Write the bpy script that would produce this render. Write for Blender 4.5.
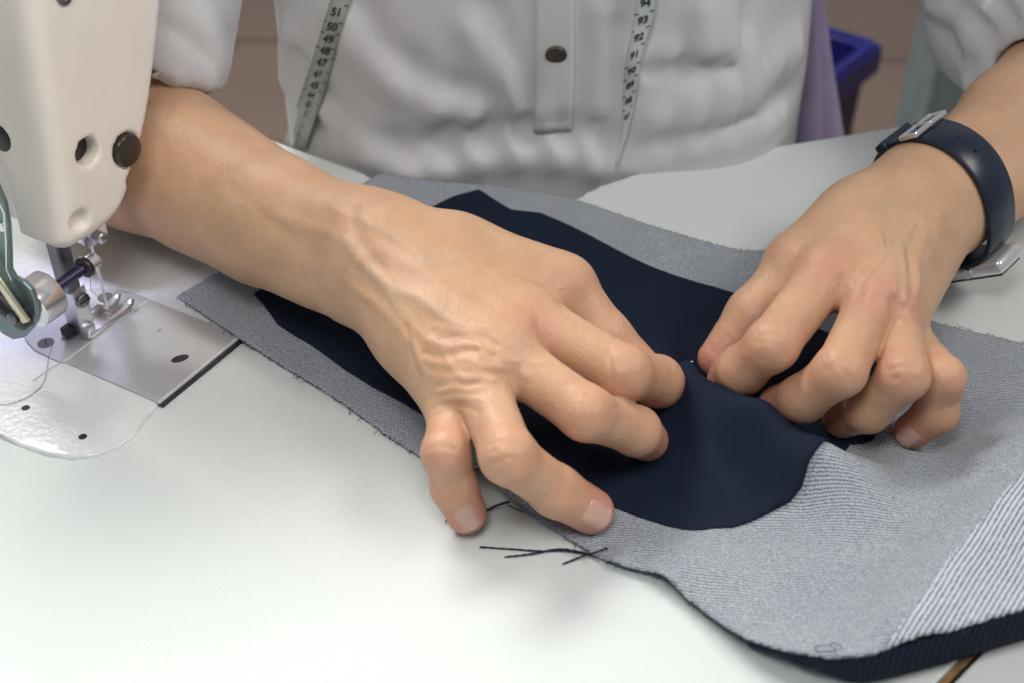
import bpy, bmesh, math, random
import numpy as np
from mathutils import Vector, Matrix
from mathutils.geometry import delaunay_2d_cdt
random.seed(7); RNG = np.random.RandomState(5)
for o in list(bpy.data.objects): bpy.data.objects.remove(o)
S = bpy.context.scene
COL = S.collection
TZ = 0.75                                   # table top height
# ------------------------------------------------------------------ camera
F_PX, PITCH, DIST = 1250.0, math.radians(38), 0.55
CAM = np.array([0, -DIST*math.cos(PITCH), TZ+DIST*math.sin(PITCH)])
FW = np.array([0, math.cos(PITCH), -math.sin(PITCH)]); UP = np.array([0, math.sin(PITCH), math.cos(PITCH)]); RT = np.array([1.0, 0, 0])
cd = bpy.data.cameras.new('camera'); cam = bpy.data.objects.new('camera', cd); COL.objects.link(cam)
cam.location = CAM; cam.rotation_euler = (math.pi/2-PITCH, 0, 0)
cd.sensor_fit = 'HORIZONTAL'; cd.sensor_width = 22.3; cd.lens = F_PX*22.3/1024; cd.clip_start = 0.01
cd.dof.use_dof = True; cd.dof.focus_distance = 0.515; cd.dof.aperture_fstop = 5.6
S.camera = cam
# ------------------------------------------------------------------ world, lights, exposure
W = bpy.data.worlds.new('world'); S.world = W; W.use_nodes = True
W.node_tree.nodes['Background'].inputs[0].default_value = (0.80, 0.90, 1.0, 1)
W.node_tree.nodes['Background'].inputs[1].default_value = 0.21
def area(name, loc, target, sx, sy, power, color):
    l = bpy.data.lights.new(name, 'AREA'); l.shape = 'RECTANGLE'; l.size = sx; l.size_y = sy; l.energy = power; l.color = color
    o = bpy.data.objects.new(name, l); COL.objects.link(o); o.location = loc
    o.rotation_euler = (Vector(target)-Vector(loc)).to_track_quat('-Z', 'Y').to_euler(); return o
area('ceiling_light_far', (-0.75, 1.15, 2.45), (-0.1, 0.1, TZ), 1.2, 0.45, 36, (1.0, 0.97, 0.92))
area('ceiling_light_right', (1.15, -0.25, 2.1), (-0.1, 0, TZ), 0.7, 0.4, 9, (1.0, 0.93, 0.86))
area('work_lamp', (-0.07, -0.37, TZ+0.62), (-0.16, -0.02, TZ), 0.26, 0.16, 1.65, (1.0, 0.955, 0.91))
S.view_settings.view_transform = 'Standard'; S.view_settings.look = 'None'; S.view_settings.gamma = 1
S.view_settings.use_curve_mapping = False
S.view_settings.exposure = 0.27

# ------------------------------------------------------------------ helpers
def ray(px, py):
    d = FW+RT*(px-512)/F_PX+UP*(341.5-py)/F_PX
    return d
def P(px, py, h=0.0):                       # point at height h (mm) above the table
    d = ray(px, py); return CAM+d*((TZ+h/1000-CAM[2])/d[2])
def PY(px, py, y):                          # point on the vertical plane y
    d = ray(px, py); return CAM+d*((y-CAM[1])/d[1])
def link(o, parent=None):
    COL.objects.link(o)
    if parent is not None: o.parent = parent
    return o
def empty(name, loc=(0, 0, 0)):
    o = bpy.data.objects.new(name, None); o.location = loc; o.empty_display_size = 0.02; COL.objects.link(o); return o
def off(o):
    v = Vector((0, 0, 0))
    while o is not None: v += o.location; o = o.parent
    return v
def tag(o, label=None, cat=None, group=None, kind=None):
    if label: o['label'] = label
    if cat: o['category'] = cat
    if group: o['group'] = group
    if kind: o['kind'] = kind
    return o
def mesh_obj(name, verts, faces, mats, parent=None, smooth=True, fm=None):
    me = bpy.data.meshes.new(name)
    me.from_pydata([tuple(map(float, v)) for v in verts], [], [tuple(int(i) for i in f) for f in faces])
    for m in (mats if isinstance(mats, (list, tuple)) else [mats]): me.materials.append(m)
    if fm is not None: me.polygons.foreach_set('material_index', np.asarray(fm, dtype=np.int32))
    me.polygons.foreach_set('use_smooth', [smooth]*len(me.polygons)); me.update()
    o = bpy.data.objects.new(name, me); link(o)
    if parent is not None:
        o.parent = parent; me.transform(Matrix.Translation(-off(parent)))
    return o
def bm_obj(name, bm, mats, parent=None, smooth=True):
    me = bpy.data.meshes.new(name); bmesh.ops.recalc_face_normals(bm, faces=bm.faces[:]); bm.to_mesh(me); bm.free()
    for m in (mats if isinstance(mats, (list, tuple)) else [mats]): me.materials.append(m)
    me.polygons.foreach_set('use_smooth', [smooth]*len(me.polygons))
    if smooth: me.set_sharp_from_angle(angle=0.85)
    o = bpy.data.objects.new(name, me); link(o)
    if parent is not None:
        o.parent = parent; me.transform(Matrix.Translation(-off(parent)))
    return o
def frame_of(d):
    d = np.array(d, float); d /= np.linalg.norm(d)
    a = np.array([0, 0, 1.0]) if abs(d[2]) < 0.9 else np.array([1.0, 0, 0])
    x = np.cross(a, d); x /= np.linalg.norm(x); return x, np.cross(d, x), d
def tube(bm, pts, r, n=12, cap=True, flat=None):
    pts = [np.array(p, float) for p in pts]; N = len(pts)
    rs = r if isinstance(r, (list, tuple, np.ndarray)) else [r]*N
    rings = []; x = None
    for i, p in enumerate(pts):
        d = pts[min(i+1, N-1)]-pts[max(i-1, 0)]
        if x is None: x, y, dd = frame_of(d)
        else:
            dd = d/np.linalg.norm(d); x = x-dd*(x@dd); x /= np.linalg.norm(x); y = np.cross(dd, x)
        rings.append([bm.verts.new(p+rs[i]*(math.cos(t)*x+math.sin(t)*y)) for t in np.arange(n)*2*math.pi/n])
    for a, b in zip(rings, rings[1:]):
        for k in range(n): bm.faces.new((a[k], a[(k+1) % n], b[(k+1) % n], b[k]))
    if cap: bm.faces.new(rings[0][::-1]); bm.faces.new(rings[-1])
def lathe(bm, base, axis, prof, n=32):      # prof: (distance along the axis, radius)
    x, y, d = frame_of(axis); base = np.array(base)
    rings = [[bm.verts.new(base+d*t+max(r, 1e-5)*(math.cos(a)*x+math.sin(a)*y)) for a in np.arange(n)*2*math.pi/n] for t, r in prof]
    for a, b in zip(rings, rings[1:]):
        for k in range(n): bm.faces.new((a[k], a[(k+1) % n], b[(k+1) % n], b[k]))
    bm.faces.new(rings[0][::-1]); bm.faces.new(rings[-1])
def obox(bm, c, ax, ay, az, sx, sy, sz, bev=0.0, seg=2):
    c = np.array(c); t = bmesh.new(); bmesh.ops.create_cube(t, size=1)
    for v in t.verts: v.co = Vector((v.co.x*sx, v.co.y*sy, v.co.z*sz))
    if bev: bmesh.ops.bevel(t, geom=t.edges[:], offset=bev, segments=seg, affect='EDGES', profile=0.5)
    ax, ay, az = [np.array(k, float)/np.linalg.norm(k) for k in (ax, ay, az)]
    mp = {v: bm.verts.new(c+ax*v.co.x+ay*v.co.y+az*v.co.z) for v in t.verts}
    for f in t.faces: bm.faces.new([mp[v] for v in f.verts])
    t.free()
def extrude_poly(bm, pts, vec, bev=0.0, seg=2, bev_side='end'):
    t = bmesh.new(); vs = [t.verts.new(p) for p in pts]; f = t.faces.new(vs)
    r = bmesh.ops.extrude_face_region(t, geom=[f]); nv = [g for g in r['geom'] if isinstance(g, bmesh.types.BMVert)]
    for v in nv: v.co += Vector(vec)
    if bev:
        es = [e for e in t.edges if all(v in nv for v in e.verts)]
        if bev_side == 'both': es += [e for e in t.edges if all(v in vs for v in e.verts)]
        bmesh.ops.bevel(t, geom=es, offset=bev, segments=seg, affect='EDGES', profile=0.5)
    mp = {v: bm.verts.new(v.co) for v in t.verts}
    for f in t.faces: bm.faces.new([mp[v] for v in f.verts])
    t.free()
def spline(pts, n=8):                       # Catmull-Rom through pts
    pts = [np.array(p, float) for p in pts]; out = []
    q = [2*pts[0]-pts[1]]+pts+[2*pts[-1]-pts[-2]]
    for i in range(1, len(q)-2):
        for t in np.arange(n)/n:
            out.append(0.5*((2*q[i])+(-q[i-1]+q[i+1])*t+(2*q[i-1]-5*q[i]+4*q[i+1]-q[i+2])*t*t+(-q[i-1]+3*q[i]-3*q[i+1]+q[i+2])*t**3))
    out.append(pts[-1]); return out

# ------------------------------------------------------------------ materials
class NT:
    def __init__(s, name):
        s.m = bpy.data.materials.new(name); s.m.use_nodes = True; s.t = s.m.node_tree; s.b = s.t.nodes['Principled BSDF']
        s.co = None
    def n(s, kind, **kw):
        x = s.t.nodes.new(kind)
        for k, v in kw.items():
            if k.startswith('i_'): x.inputs[k[2:].replace('_', ' ')].default_value = v
            else: setattr(x, k, v)
        return x
    def l(s, a, b): s.t.links.new(a, b); return s
    def coord(s, out='Object'):
        if not s.co: s.co = s.n('ShaderNodeTexCoord')
        return s.co.outputs[out]
    def noise(s, scale, detail=3, rough=0.5, vec=None):
        x = s.n('ShaderNodeTexNoise'); x.inputs['Scale'].default_value = scale; x.inputs['Detail'].default_value = detail
        x.inputs['Roughness'].default_value = rough; s.l(vec or s.coord(), x.inputs['Vector']); return x.outputs[0]
    def ramp(s, fac, stops):
        x = s.n('ShaderNodeValToRGB'); e = x.color_ramp.elements
        while len(e) < len(stops): e.new(0.5)
        for k, (p, c) in zip(e, stops): k.position = p; k.color = tuple(c)+(1,) if len(c) == 3 else c
        s.l(fac, x.inputs[0]); return x.outputs[0]
    def mix(s, fac, a, b, mode='MIX'):
        x = s.n('ShaderNodeMix', data_type='RGBA', blend_type=mode)
        for sock, v in ((x.inputs[0], fac), (x.inputs[6], a), (x.inputs[7], b)):
            if isinstance(v, (int, float)): sock.default_value = v
            elif isinstance(v, tuple): sock.default_value = v+(1,) if len(v) == 3 else v
            else: s.l(v, sock)
        return x.outputs[2]
    def math(s, op, a, b=0.0):
        x = s.n('ShaderNodeMath', operation=op)
        for sock, v in zip(x.inputs, (a, b)):
            if isinstance(v, (int, float)): sock.default_value = v
            else: s.l(v, sock)
        return x.outputs[0]
    def bump(s, h, strength=0.3, dist=0.001, prev=None):
        x = s.n('ShaderNodeBump'); x.inputs['Strength'].default_value = strength; x.inputs['Distance'].default_value = dist
        s.l(h, x.inputs['Height'])
        if prev is not None: s.l(prev, x.inputs['Normal'])
        s.l(x.outputs[0], s.b.inputs['Normal']); return x.outputs[0]
    def rot(s, angle, scale=(1, 1, 1)):
        x = s.n('ShaderNodeMapping'); x.inputs['Rotation'].default_value = (0, 0, angle); x.inputs['Scale'].default_value = scale
        s.l(s.coord(), x.inputs['Vector']); return x.outputs[0]
def plain(name, col, rough=0.5, metal=0.0, noise=0.04, ns=60, bump=0.0, bs=400, **kw):
    t = NT(name); c = tuple(col)
    f = t.noise(ns, 3); dk = tuple(k*(1-noise*2) for k in c); lt = tuple(min(1, k*(1+noise*2)) for k in c)
    t.l(t.ramp(f, [(0.3, dk), (0.7, lt)]), t.b.inputs['Base Color'])
    t.b.inputs['Roughness'].default_value = rough; t.b.inputs['Metallic'].default_value = metal
    if bump: t.bump(t.noise(bs, 2), bump, 0.0005)
    for k, v in kw.items(): t.b.inputs[k.replace('_', ' ')].default_value = v
    return t.m
def stripes(t, angle, pitch, wob=0.0):      # 0..1 stripes, pitch in metres
    v = t.rot(angle); sx = t.n('ShaderNodeSeparateXYZ'); t.l(v, sx.inputs[0])
    y = sx.outputs[1]
    if wob: y = t.math('ADD', y, t.math('MULTIPLY', t.noise(700, 2), wob))
    return t.math('ADD', t.math('MULTIPLY', t.math('SINE', t.math('MULTIPLY', y, 2*math.pi/pitch)), 0.5), 0.5)
def mat_table():
    t = NT('table_laminate')
    a = stripes(t, math.radians(52), 0.00125); b = stripes(t, math.radians(-30), 0.00125)
    h = t.math('MULTIPLY', a, b)
    t.l(t.ramp(t.noise(8, 2), [(0.3, (0.635, 0.68, 0.672)), (0.7, (0.65, 0.695, 0.685))]), t.b.inputs['Base Color'])
    t.b.inputs['Roughness'].default_value = 0.50; t.b.inputs['Specular IOR Level'].default_value = 0.4; t.bump(h, 0.45, 0.0003); return t.m
def mat_denim(name, angle, pitch, lo, hi, contrast):
    t = NT(name)
    s = stripes(t, angle, pitch, 0.0007); w = stripes(t, angle+math.radians(70), pitch*0.8, 0.0006)
    n1 = t.noise(1500, 2); n2 = t.noise(45, 3)
    f = t.math('ADD', t.math('MULTIPLY', s, contrast), t.math('MULTIPLY', w, 0.22))
    f = t.math('ADD', f, t.math('MULTIPLY', t.math('SUBTRACT', n1, 0.5), 1.1))
    c = t.ramp(f, [(0.0, lo), (0.75, hi)])
    c = t.mix(1.0, c, t.ramp(n2, [(0.35, (0.93, 0.94, 0.95)), (0.65, (1, 1, 1))]), 'MULTIPLY')
    t.l(c, t.b.inputs['Base Color']); t.b.inputs['Roughness'].default_value = 0.95
    t.b.inputs['Sheen Weight'].default_value = 0.12 if hi[0] > 0.2 else 0.0; t.b.inputs['Specular IOR Level'].default_value = 0.15
    t.bump(f, 0.35, 0.0004); return t.m
def mat_cloth(name, col, rough=0.9, weave=0.0008, bump=0.25, sheen=0.1, vary=0.05, spec=0.3):
    t = NT(name); s = stripes(t, 0.1, weave, 0.0004); n2 = t.noise(30, 4)
    # cloth weave must work on vertical faces as well
    n1 = t.noise(900, 2)
    c = t.ramp(n2, [(0.3, tuple(k*(1-vary) for k in col)), (0.7, tuple(min(1, k*(1+vary)) for k in col))])
    t.l(t.mix(0.12, c, t.ramp(n1, [(0.3, tuple(k*0.6 for k in col)), (0.7, col)]), 'MIX'), t.b.inputs['Base Color'])
    t.b.inputs['Roughness'].default_value = rough; t.b.inputs['Sheen Weight'].default_value = sheen
    t.b.inputs['Specular IOR Level'].default_value = spec
    t.bump(n1, bump, 0.0003); return t.m
def mat_skin():
    t = NT('skin'); at = t.n('ShaderNodeAttribute', attribute_name='tint'); sp = t.n('ShaderNodeSeparateColor'); t.l(at.outputs['Color'], sp.inputs[0])
    n = t.noise(55, 4); base = t.ramp(n, [(0.3, (0.53, 0.32, 0.195)), (0.7, (0.63, 0.395, 0.245))])
    n3 = t.noise(260, 3); base = t.mix(t.math('MULTIPLY', n3, 0.22), base, (0.44, 0.235, 0.15))
    red = t.mix(sp.outputs[0], base, (0.58, 0.235, 0.175)); vein = t.mix(sp.outputs[2], red, (0.42, 0.36, 0.28))
    t.l(vein, t.b.inputs['Base Color'])
    t.b.inputs['Roughness'].default_value = 0.46; t.b.inputs['Specular IOR Level'].default_value = 0.4
    t.b.inputs['Subsurface Weight'].default_value = 0.12; t.b.inputs['Subsurface Radius'].default_value = (1.0, 0.35, 0.2); t.b.inputs['Subsurface Scale'].default_value = 0.004
    v = t.n('ShaderNodeTexVoronoi', feature='DISTANCE_TO_EDGE'); v.inputs['Scale'].default_value = 620
    mp = t.n('ShaderNodeMapping'); mp.inputs['Scale'].default_value = (1, 0.6, 1); mp.inputs['Rotation'].default_value = (0, 0, 0.6)
    t.l(t.coord(), mp.inputs[0]); t.l(mp.outputs[0], v.inputs['Vector'])
    b1 = t.bump(v.outputs['Distance'], 0.28, 0.0005); 
    w = t.n('ShaderNodeMapping'); w.inputs['Rotation'].default_value = (0, 0, -0.5); w.inputs['Scale'].default_value = (1, 0.35, 1); t.l(t.coord(), w.inputs[0])
    t.bump(t.noise(160, 4, 0.6, w.outputs[0]), 0.42, 0.0016, b1)
    return t.m
M = dict(
    table=mat_table(), skin=mat_skin(),
    nail=plain('fingernail', (0.64, 0.38, 0.30), 0.25, Subsurface_Weight=0.1),
    nailtip=plain('nail_edge', (0.80, 0.70, 0.60), 0.3),
    denim=mat_denim('denim_wrong_side', math.radians(14), 0.00118, (0.10, 0.12, 0.15), (0.52, 0.555, 0.60), 0.5),
    denim_flap=mat_denim('denim_wrong_side_flap', math.radians(-52), 0.0016, (0.05, 0.06, 0.11), (0.56, 0.58, 0.65), 0.95),
    denim_dark=mat_denim('denim_face_side', math.radians(-52), 0.0015, (0.005, 0.007, 0.016), (0.02, 0.026, 0.048), 0.6),
    lining=mat_cloth('navy_lining', (0.008, 0.0135, 0.032), 0.75, 0.0005, 0.08, 0.0, 0.12, 0.15),
    shirt=mat_cloth('white_linen', (0.63, 0.635, 0.65), 0.92, 0.0007, 0.3, 0.1, 0.03),
    lavender=mat_cloth('lavender_cloth', (0.36, 0.29, 0.47), 0.95, 0.002, 0.6, 0.15, 0.12),
    thread=plain('navy_thread', (0.012, 0.014, 0.03), 0.9), thread_grey=plain('grey_thread', (0.25, 0.25, 0.28), 0.8),
    enamel=plain('cream_enamel', (0.80, 0.73, 0.665), 0.33, noise=0.01),
    steel=plain('brushed_steel', (0.62, 0.63, 0.66), 0.30, 1.0, 0.05, 120), steel_dark=plain('dark_steel', (0.20, 0.20, 0.22), 0.38, 1.0),
    glint=plain('edge_glint', (0.72, 0.73, 0.75), 0.3, 0.3), chrome=plain('chrome', (0.82, 0.82, 0.85), 0.22, 0.85, 0.01), black=plain('black_oxide', (0.015, 0.015, 0.017), 0.4),  # pale edge colour stands in for the reflection on steel edges
    violet_steel=plain('blued_steel', (0.10, 0.085, 0.16), 0.22, 0.9), greensteel=plain('grey_green_steel', (0.20, 0.27, 0.27), 0.35, 0.7),
    brass=plain('pale_brass', (0.72, 0.66, 0.50), 0.3, 0.9), wood=plain('wood_edge', (0.22, 0.13, 0.06), 0.6, noise=0.2, ns=200),
    tape=plain('tape_cream', (0.36, 0.38, 0.34), 0.55), tape2=plain('tape_back', (0.55, 0.62, 0.58), 0.55), ink=plain('ink', (0.03, 0.03, 0.035), 0.6),
    blue=plain('blue_plastic', (0.014, 0.013, 0.20), 0.4), grey_metal=plain('grey_painted_metal', (0.22, 0.27, 0.27), 0.5),
    rubber=plain('navy_rubber', (0.008, 0.014, 0.032), 0.33), brown=plain('button_brown', (0.07, 0.06, 0.035), 0.35),
    trousers=mat_cloth('dark_cloth', (0.03, 0.03, 0.04)), dark_plastic=plain('dark_plastic', (0.02, 0.02, 0.022), 0.5),
    screen=plain('watch_glass', (0.01, 0.01, 0.012), 0.05), paper=plain('waste_cloth', (0.42, 0.34, 0.30), 0.9))
def mat_bed():
    t = NT('hammered_enamel'); t.l(t.ramp(t.noise(30, 2), [(0.3, (0.66, 0.69, 0.69)), (0.7, (0.69, 0.72, 0.72))]), t.b.inputs['Base Color'])
    t.b.inputs['Roughness'].default_value = 0.28; t.b.inputs['Coat Weight'].default_value = 0.3
    t.bump(t.noise(420, 2), 0.55, 0.0010); return t.m
M['bed'] = mat_bed()
def mat_plate():
    t = NT('satin_plate'); mp = t.rot(0.5, (1, 12, 1)); n = t.noise(150, 3, 0.6, mp)
    t.l(t.ramp(n, [(0.2, (0.52, 0.55, 0.58)), (0.8, (0.60, 0.63, 0.66))]), t.b.inputs['Base Color'])
    t.b.inputs['Metallic'].default_value = 0.55; t.b.inputs['Roughness'].default_value = 0.36; t.bump(n, 0.05, 0.0002); return t.m
M['plate'] = mat_plate()
def mat_floor():
    t = NT('floor_vinyl'); br = t.n('ShaderNodeTexBrick'); t.l(t.coord(), br.inputs['Vector'])
    br.inputs['Scale'].default_value = 1.0; br.inputs['Brick Width'].default_value = 1.2; br.inputs['Row Height'].default_value = 0.42
    br.inputs['Mortar Size'].default_value = 0.012; br.inputs['Color1'].default_value = (0.27, 0.185, 0.145, 1)
    br.inputs['Color2'].default_value = (0.25, 0.17, 0.13, 1); br.inputs['Mortar'].default_value = (0.14, 0.09, 0.07, 1)
    t.l(t.mix(0.25, br.outputs[0], t.ramp(t.noise(5, 5), [(0.3, (0.2, 0.13, 0.1)), (0.7, (0.3, 0.21, 0.165))])), t.b.inputs['Base Color'])
    t.b.inputs['Roughness'].default_value = 0.5; return t.m
M['floor'] = mat_floor()

# ------------------------------------------------------------------ signed distance tools
def cap(p, a, b, ra, rb):
    a = a.astype(np.float32); ba = (b-a).astype(np.float32); pa = p-a
    h = np.clip((pa@ba)/np.float32(ba@ba+1e-12), 0, 1)
    return np.sqrt(((pa-h[:, None]*ba)**2).sum(1))-(ra+(rb-ra)*h)
def ell(p, c, r):
    q = (p-c.astype(np.float32))/np.array(r, np.float32); k = np.sqrt((q**2).sum(1)); return (k-1)*min(r)
def smin(a, b, k):
    h = np.maximum(k-np.abs(a-b), 0)/k; return np.minimum(a, b)-h*h*k*0.25
def smax(a, b, k): return -smin(-a, -b, k)
def surface_nets(field, lo, hi, vox, block=8):
    lo = np.array(lo, float); n = np.ceil((np.array(hi)-lo)/vox/block).astype(int)
    cells = np.stack(np.meshgrid(*[np.arange(k) for k in n], indexing='ij'), -1).reshape(-1, 3)
    cen = (lo+(cells+0.5)*block*vox).astype(np.float32)
    d = np.concatenate([field(c) for c in np.array_split(cen, max(1, len(cen)//200000))])
    N = n*block; G = np.ones(tuple(N), np.float32)
    Gb = G.reshape(n[0], block, n[1], block, n[2], block)
    act = np.abs(d) < block*vox*0.87+0.004
    Gb[cells[:, 0], :, cells[:, 1], :, cells[:, 2], :] = np.where(d < 0, -1.0, 1.0)[:, None, None, None]
    loc = np.stack(np.meshgrid(*[np.arange(block)]*3, indexing='ij'), -1).reshape(-1, 3)
    ac = cells[act]
    for ch in np.array_split(ac, max(1, len(ac)//600)):
        if len(ch) == 0: continue
        pts = (lo+(ch[:, None, :]*block+loc[None])*vox).reshape(-1, 3).astype(np.float32)
        v = field(pts).reshape(len(ch), block, block, block)
        Gb[ch[:, 0], :, ch[:, 1], :, ch[:, 2], :] = v
    ins = G < 0
    s = [slice(0, -1), slice(1, None)]
    cnt = np.zeros(tuple(N-1), np.int8); 
    for i in (0, 1):
        for j in (0, 1):
            for k in (0, 1): cnt += ins[s[i], s[j], s[k]]
    mixed = (cnt > 0) & (cnt < 8); ci = np.argwhere(mixed)
    idx = np.full(tuple(N-1), -1, np.int64); idx[mixed] = np.arange(len(ci))
    acc = np.zeros((len(ci), 3)); num = np.zeros(len(ci))
    cs = [(i, j, k) for i in (0, 1) for j in (0, 1) for k in (0, 1)]
    val = {c: G[ci[:, 0]+c[0], ci[:, 1]+c[1], ci[:, 2]+c[2]] for c in cs}
    for a in cs:
        for ax in range(3):
            if a[ax]: continue
            b = list(a); b[ax] = 1; b = tuple(b); va, vb = val[a], val[b]; m = (va < 0) != (vb < 0)
            t = np.where(m, va/np.where(m, va-vb, 1), 0); pt = np.tile(np.array(a, float), (len(ci), 1)); pt[:, ax] += t
            acc[m] += pt[m]; num[m] += 1
    V = lo+(ci+acc/num[:, None])*vox
    faces = []
    for ax in range(3):
        o1, o2 = [(1, 2), (2, 0), (0, 1)][ax]
        sl0 = [slice(None)]*3; sl1 = [slice(None)]*3; sl0[ax] = slice(0, -1); sl1[ax] = slice(1, None)
        A, B = ins[tuple(sl0)], ins[tuple(sl1)]; e = np.argwhere(A != B); 
        e = e[(e[:, o1] > 0) & (e[:, o2] > 0) & (e[:, o1] < N[o1]-1) & (e[:, o2] < N[o2]-1)]
        fl = A[e[:, 0], e[:, 1], e[:, 2]]
        def g(d1, d2):
            q = e.copy(); q[:, o1] -= d1; q[:, o2] -= d2; return idx[q[:, 0], q[:, 1], q[:, 2]]
        Q = np.stack([g(1, 1), g(0, 1), g(0, 0), g(1, 0)], 1); Q[~fl] = Q[~fl][:, ::-1]
        faces.append(Q)
    return V, np.concatenate(faces)
def grad(field, p, e=0.0004):
    p = p.astype(np.float32); g = np.zeros_like(p)
    for t in ((1, 1, 1), (1, -1, -1), (-1, 1, -1), (-1, -1, 1)):
        o = np.array(t, np.float32); g += o*field(p+o*e)[:, None]
    return g/(np.linalg.norm(g, axis=1)[:, None]+1e-12)
def project(field, V, it=1):
    for _ in range(it):
        d = field(V.astype(np.float32)); V = V-grad(field, V)*np.clip(d, -0.001, 0.001)[:, None]
    return V
def hit(field, px, py, t0=0.25, t1=1.2):    # first point of a surface on the sight line of a pixel
    d = ray(px, py); t = t0
    for _ in range(160):
        q = CAM+d*t; s = float(field(q[None].astype(np.float32))[0])
        if s < 0.0001: return q
        t += max(s*0.7, 0.0003)
        if t > t1: return None
    return CAM+d*t
def seg_dist(p, a, b):
    ba = b-a; h = np.clip(((p-a)@ba)/(ba@ba+1e-12), 0, 1); return np.sqrt(((p-a-h[:, None]*ba)**2).sum(1))
class Detail:                               # raised (veins, tendons) and sunken (creases) lines lying on a surface
    def __init__(s): s.items = []
    def add(s, field, pix, w, amp, sm=4):
        pts = [hit(field, x, y) for x, y in pix]; pts = [q for q in pts if q is not None]
        if len(pts) < 2: return
        if w < 0.003:
            jr = np.random.RandomState(int(pix[0][0]*7+pix[0][1]*13) % 9973); pts = [q+np.append(jr.normal(0, 0.0009 if 0.0010 < w < 0.0016 else 0.0004, 2), 0) for q in pts]
        s.items.append((np.array(spline(pts, sm), np.float32) if len(pts) > 2 else np.array(pts, np.float32), w, amp))
    def __call__(s, p):
        out = np.zeros(len(p), np.float32)
        for pl, w, amp in s.items:
            m = np.where(np.all((p > pl.min(0)-3*w) & (p < pl.max(0)+3*w), axis=1))[0]
            if len(m) == 0: continue
            q = p[m]; d = np.full(len(q), 9.0, np.float32)
            for a, b in zip(pl, pl[1:]): d = np.minimum(d, seg_dist(q, a, b))
            out[m] += amp*(0.72+0.28*np.sin(q[:, 0]*310+q[:, 1]*240+w*9000))*np.exp(-(d/w)**2)
        return out

# ------------------------------------------------------------------ the setting: floor and table
bm = bmesh.new(); bmesh.ops.create_grid(bm, x_segments=2, y_segments=2, size=4)
fl = bm_obj('floor', bm, M['floor'], smooth=False); fl.location = (0, 1.5, 0); fl.rotation_euler = (0, 0, math.radians(-4)); tag(fl, kind='structure')
def XY(p): return (float(p[0]), float(p[1]))
u_line = (P(925, 695), P(1110, 505))        # joint between the two table boards
edge_px = [(-420, -60), (100, 82), (250, 133), (305, 153), (350, 169), (385, 182), (430, 192), (490, 198), (540, 201), (574, 199), (596, 188), (632, 176), (700, 160), (820, 140), (950, 119), (1200, 80)]
far = [P(x, y) for x, y in edge_px]
far = spline(far[1:-1], 5); far = [P(-420, -60)]+far+[P(1200, 80)]
near_y = -0.42
ja = u_line[0]; jd = (u_line[1]-ja); jt = lambda y: ja+jd*((y-ja[1])/jd[1])
def slab(name, pts, mat, parent, top=TZ, th=0.03, bev=0.0012):
    bm = bmesh.new(); extrude_poly(bm, [(x, y, top-th) for x, y in pts], (0, 0, th), bev, 2); return bm_obj(name, bm, mat, parent, smooth=False)
tb = empty('sewing_table', (0, 0, 0)); tag(tb, 'pale grey-white sewing table top with fine embossed grain under the hands and fabric', 'table')
jn = jt(near_y); jf = np.array([0.42, ja[1]+(0.42-ja[0])*jd[1]/jd[0], 0])
main = [XY(p) for p in far if p[0] > -0.62]
main = [(-0.62, near_y), (-0.62, main[0][1]+0.05)]+main+[(0.42, main[-1][1])] if main[-1][0] < 0.42 else [(-0.62, near_y), (-0.62, main[0][1]+0.05)]+[m for m in main if m[0] < 0.42]+[(0.42, 0.27)]
main += [XY(jf), XY(jn)]
slab('table_board', main[::-1], M['table'], tb)
nrm = np.array([jd[1], -jd[0], 0]); nrm /= np.linalg.norm(nrm)
if nrm[0] < 0: nrm = -nrm
w0, w1, w2 = nrm*0.0, nrm*0.0024, nrm*0.0036
slab('wooden_edge_strip', [XY(jn+w0), XY(jn+w1), XY(jf+w1), XY(jf+w0)], M['wood'], tb, TZ-0.0004, 0.029, 0)
slab('side_board', [XY(jn+w2), (0.55, near_y), (0.55, jf[1]), XY(jf+w2)], M['table'], tb)
bm = bmesh.new()
for x, y in ((-0.5, -0.36), (0.36, -0.36), (-0.5, 0.02), (0.36, 0.02)):
    obox(bm, (x, y, 0.36), (1, 0, 0), (0, 1, 0), (0, 0, 1), 0.05, 0.05, 0.72, 0.004); bm2 = bm; 
    bm_obj('leg', bm2, M['grey_metal'], tb, smooth=False); bm = bmesh.new()
bm.free()

# ------------------------------------------------------------------ arms and hands
SC = 1.0
class Arm:
    def __init__(s): s.base = []; s.fing = []; s.det = Detail(); s.ready = False; s.tint = []
    def b(s, a, c, ra, rb, k=0.012): s.base.append((P(*a), P(*c), ra/1000, rb/1000, k))
    def bw(s, a, c, ra, rb, k=0.012): s.base.append((np.array(a), np.array(c), ra/1000, rb/1000, k))
    def f(s, name, joints, radii, root=None, kr=0.0065):   # joints: MCP, PIP, DIP, tip
        s.fing.append((name, [P(*j) for j in joints], [r/1000 for r in radii], kr))
    def core(s, p):
        d = None
        for a, c, ra, rb, k in s.base:
            e = cap(p, a, c, ra, rb); d = e if d is None else smin(d, e, k)
        tot = d
        for name, J, R, kr in s.fing:
            f = None
            n = len(J)-1
            for i in range(n):
                # each phalanx narrows at its middle and widens again at the joint
                m = (J[i]+J[i+1])/2; rm = (R[i]+R[i+1])/2*(0.965 if i < n-1 else 1.0)
                e = np.minimum(cap(p, J[i], m, R[i], rm), cap(p, m, J[i+1], rm, R[i+1]))
                f = e if f is None else smin(f, e, 0.0035)
            tot = smin(tot, smin(d, f, kr), 0.0015)
        return tot
    def __call__(s, p):
        p = np.asarray(p, np.float32); d = s.core(p)
        m = np.abs(d) < 0.012
        if s.det.items and m.any(): d[m] -= s.det(p[m])
        return d

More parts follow.
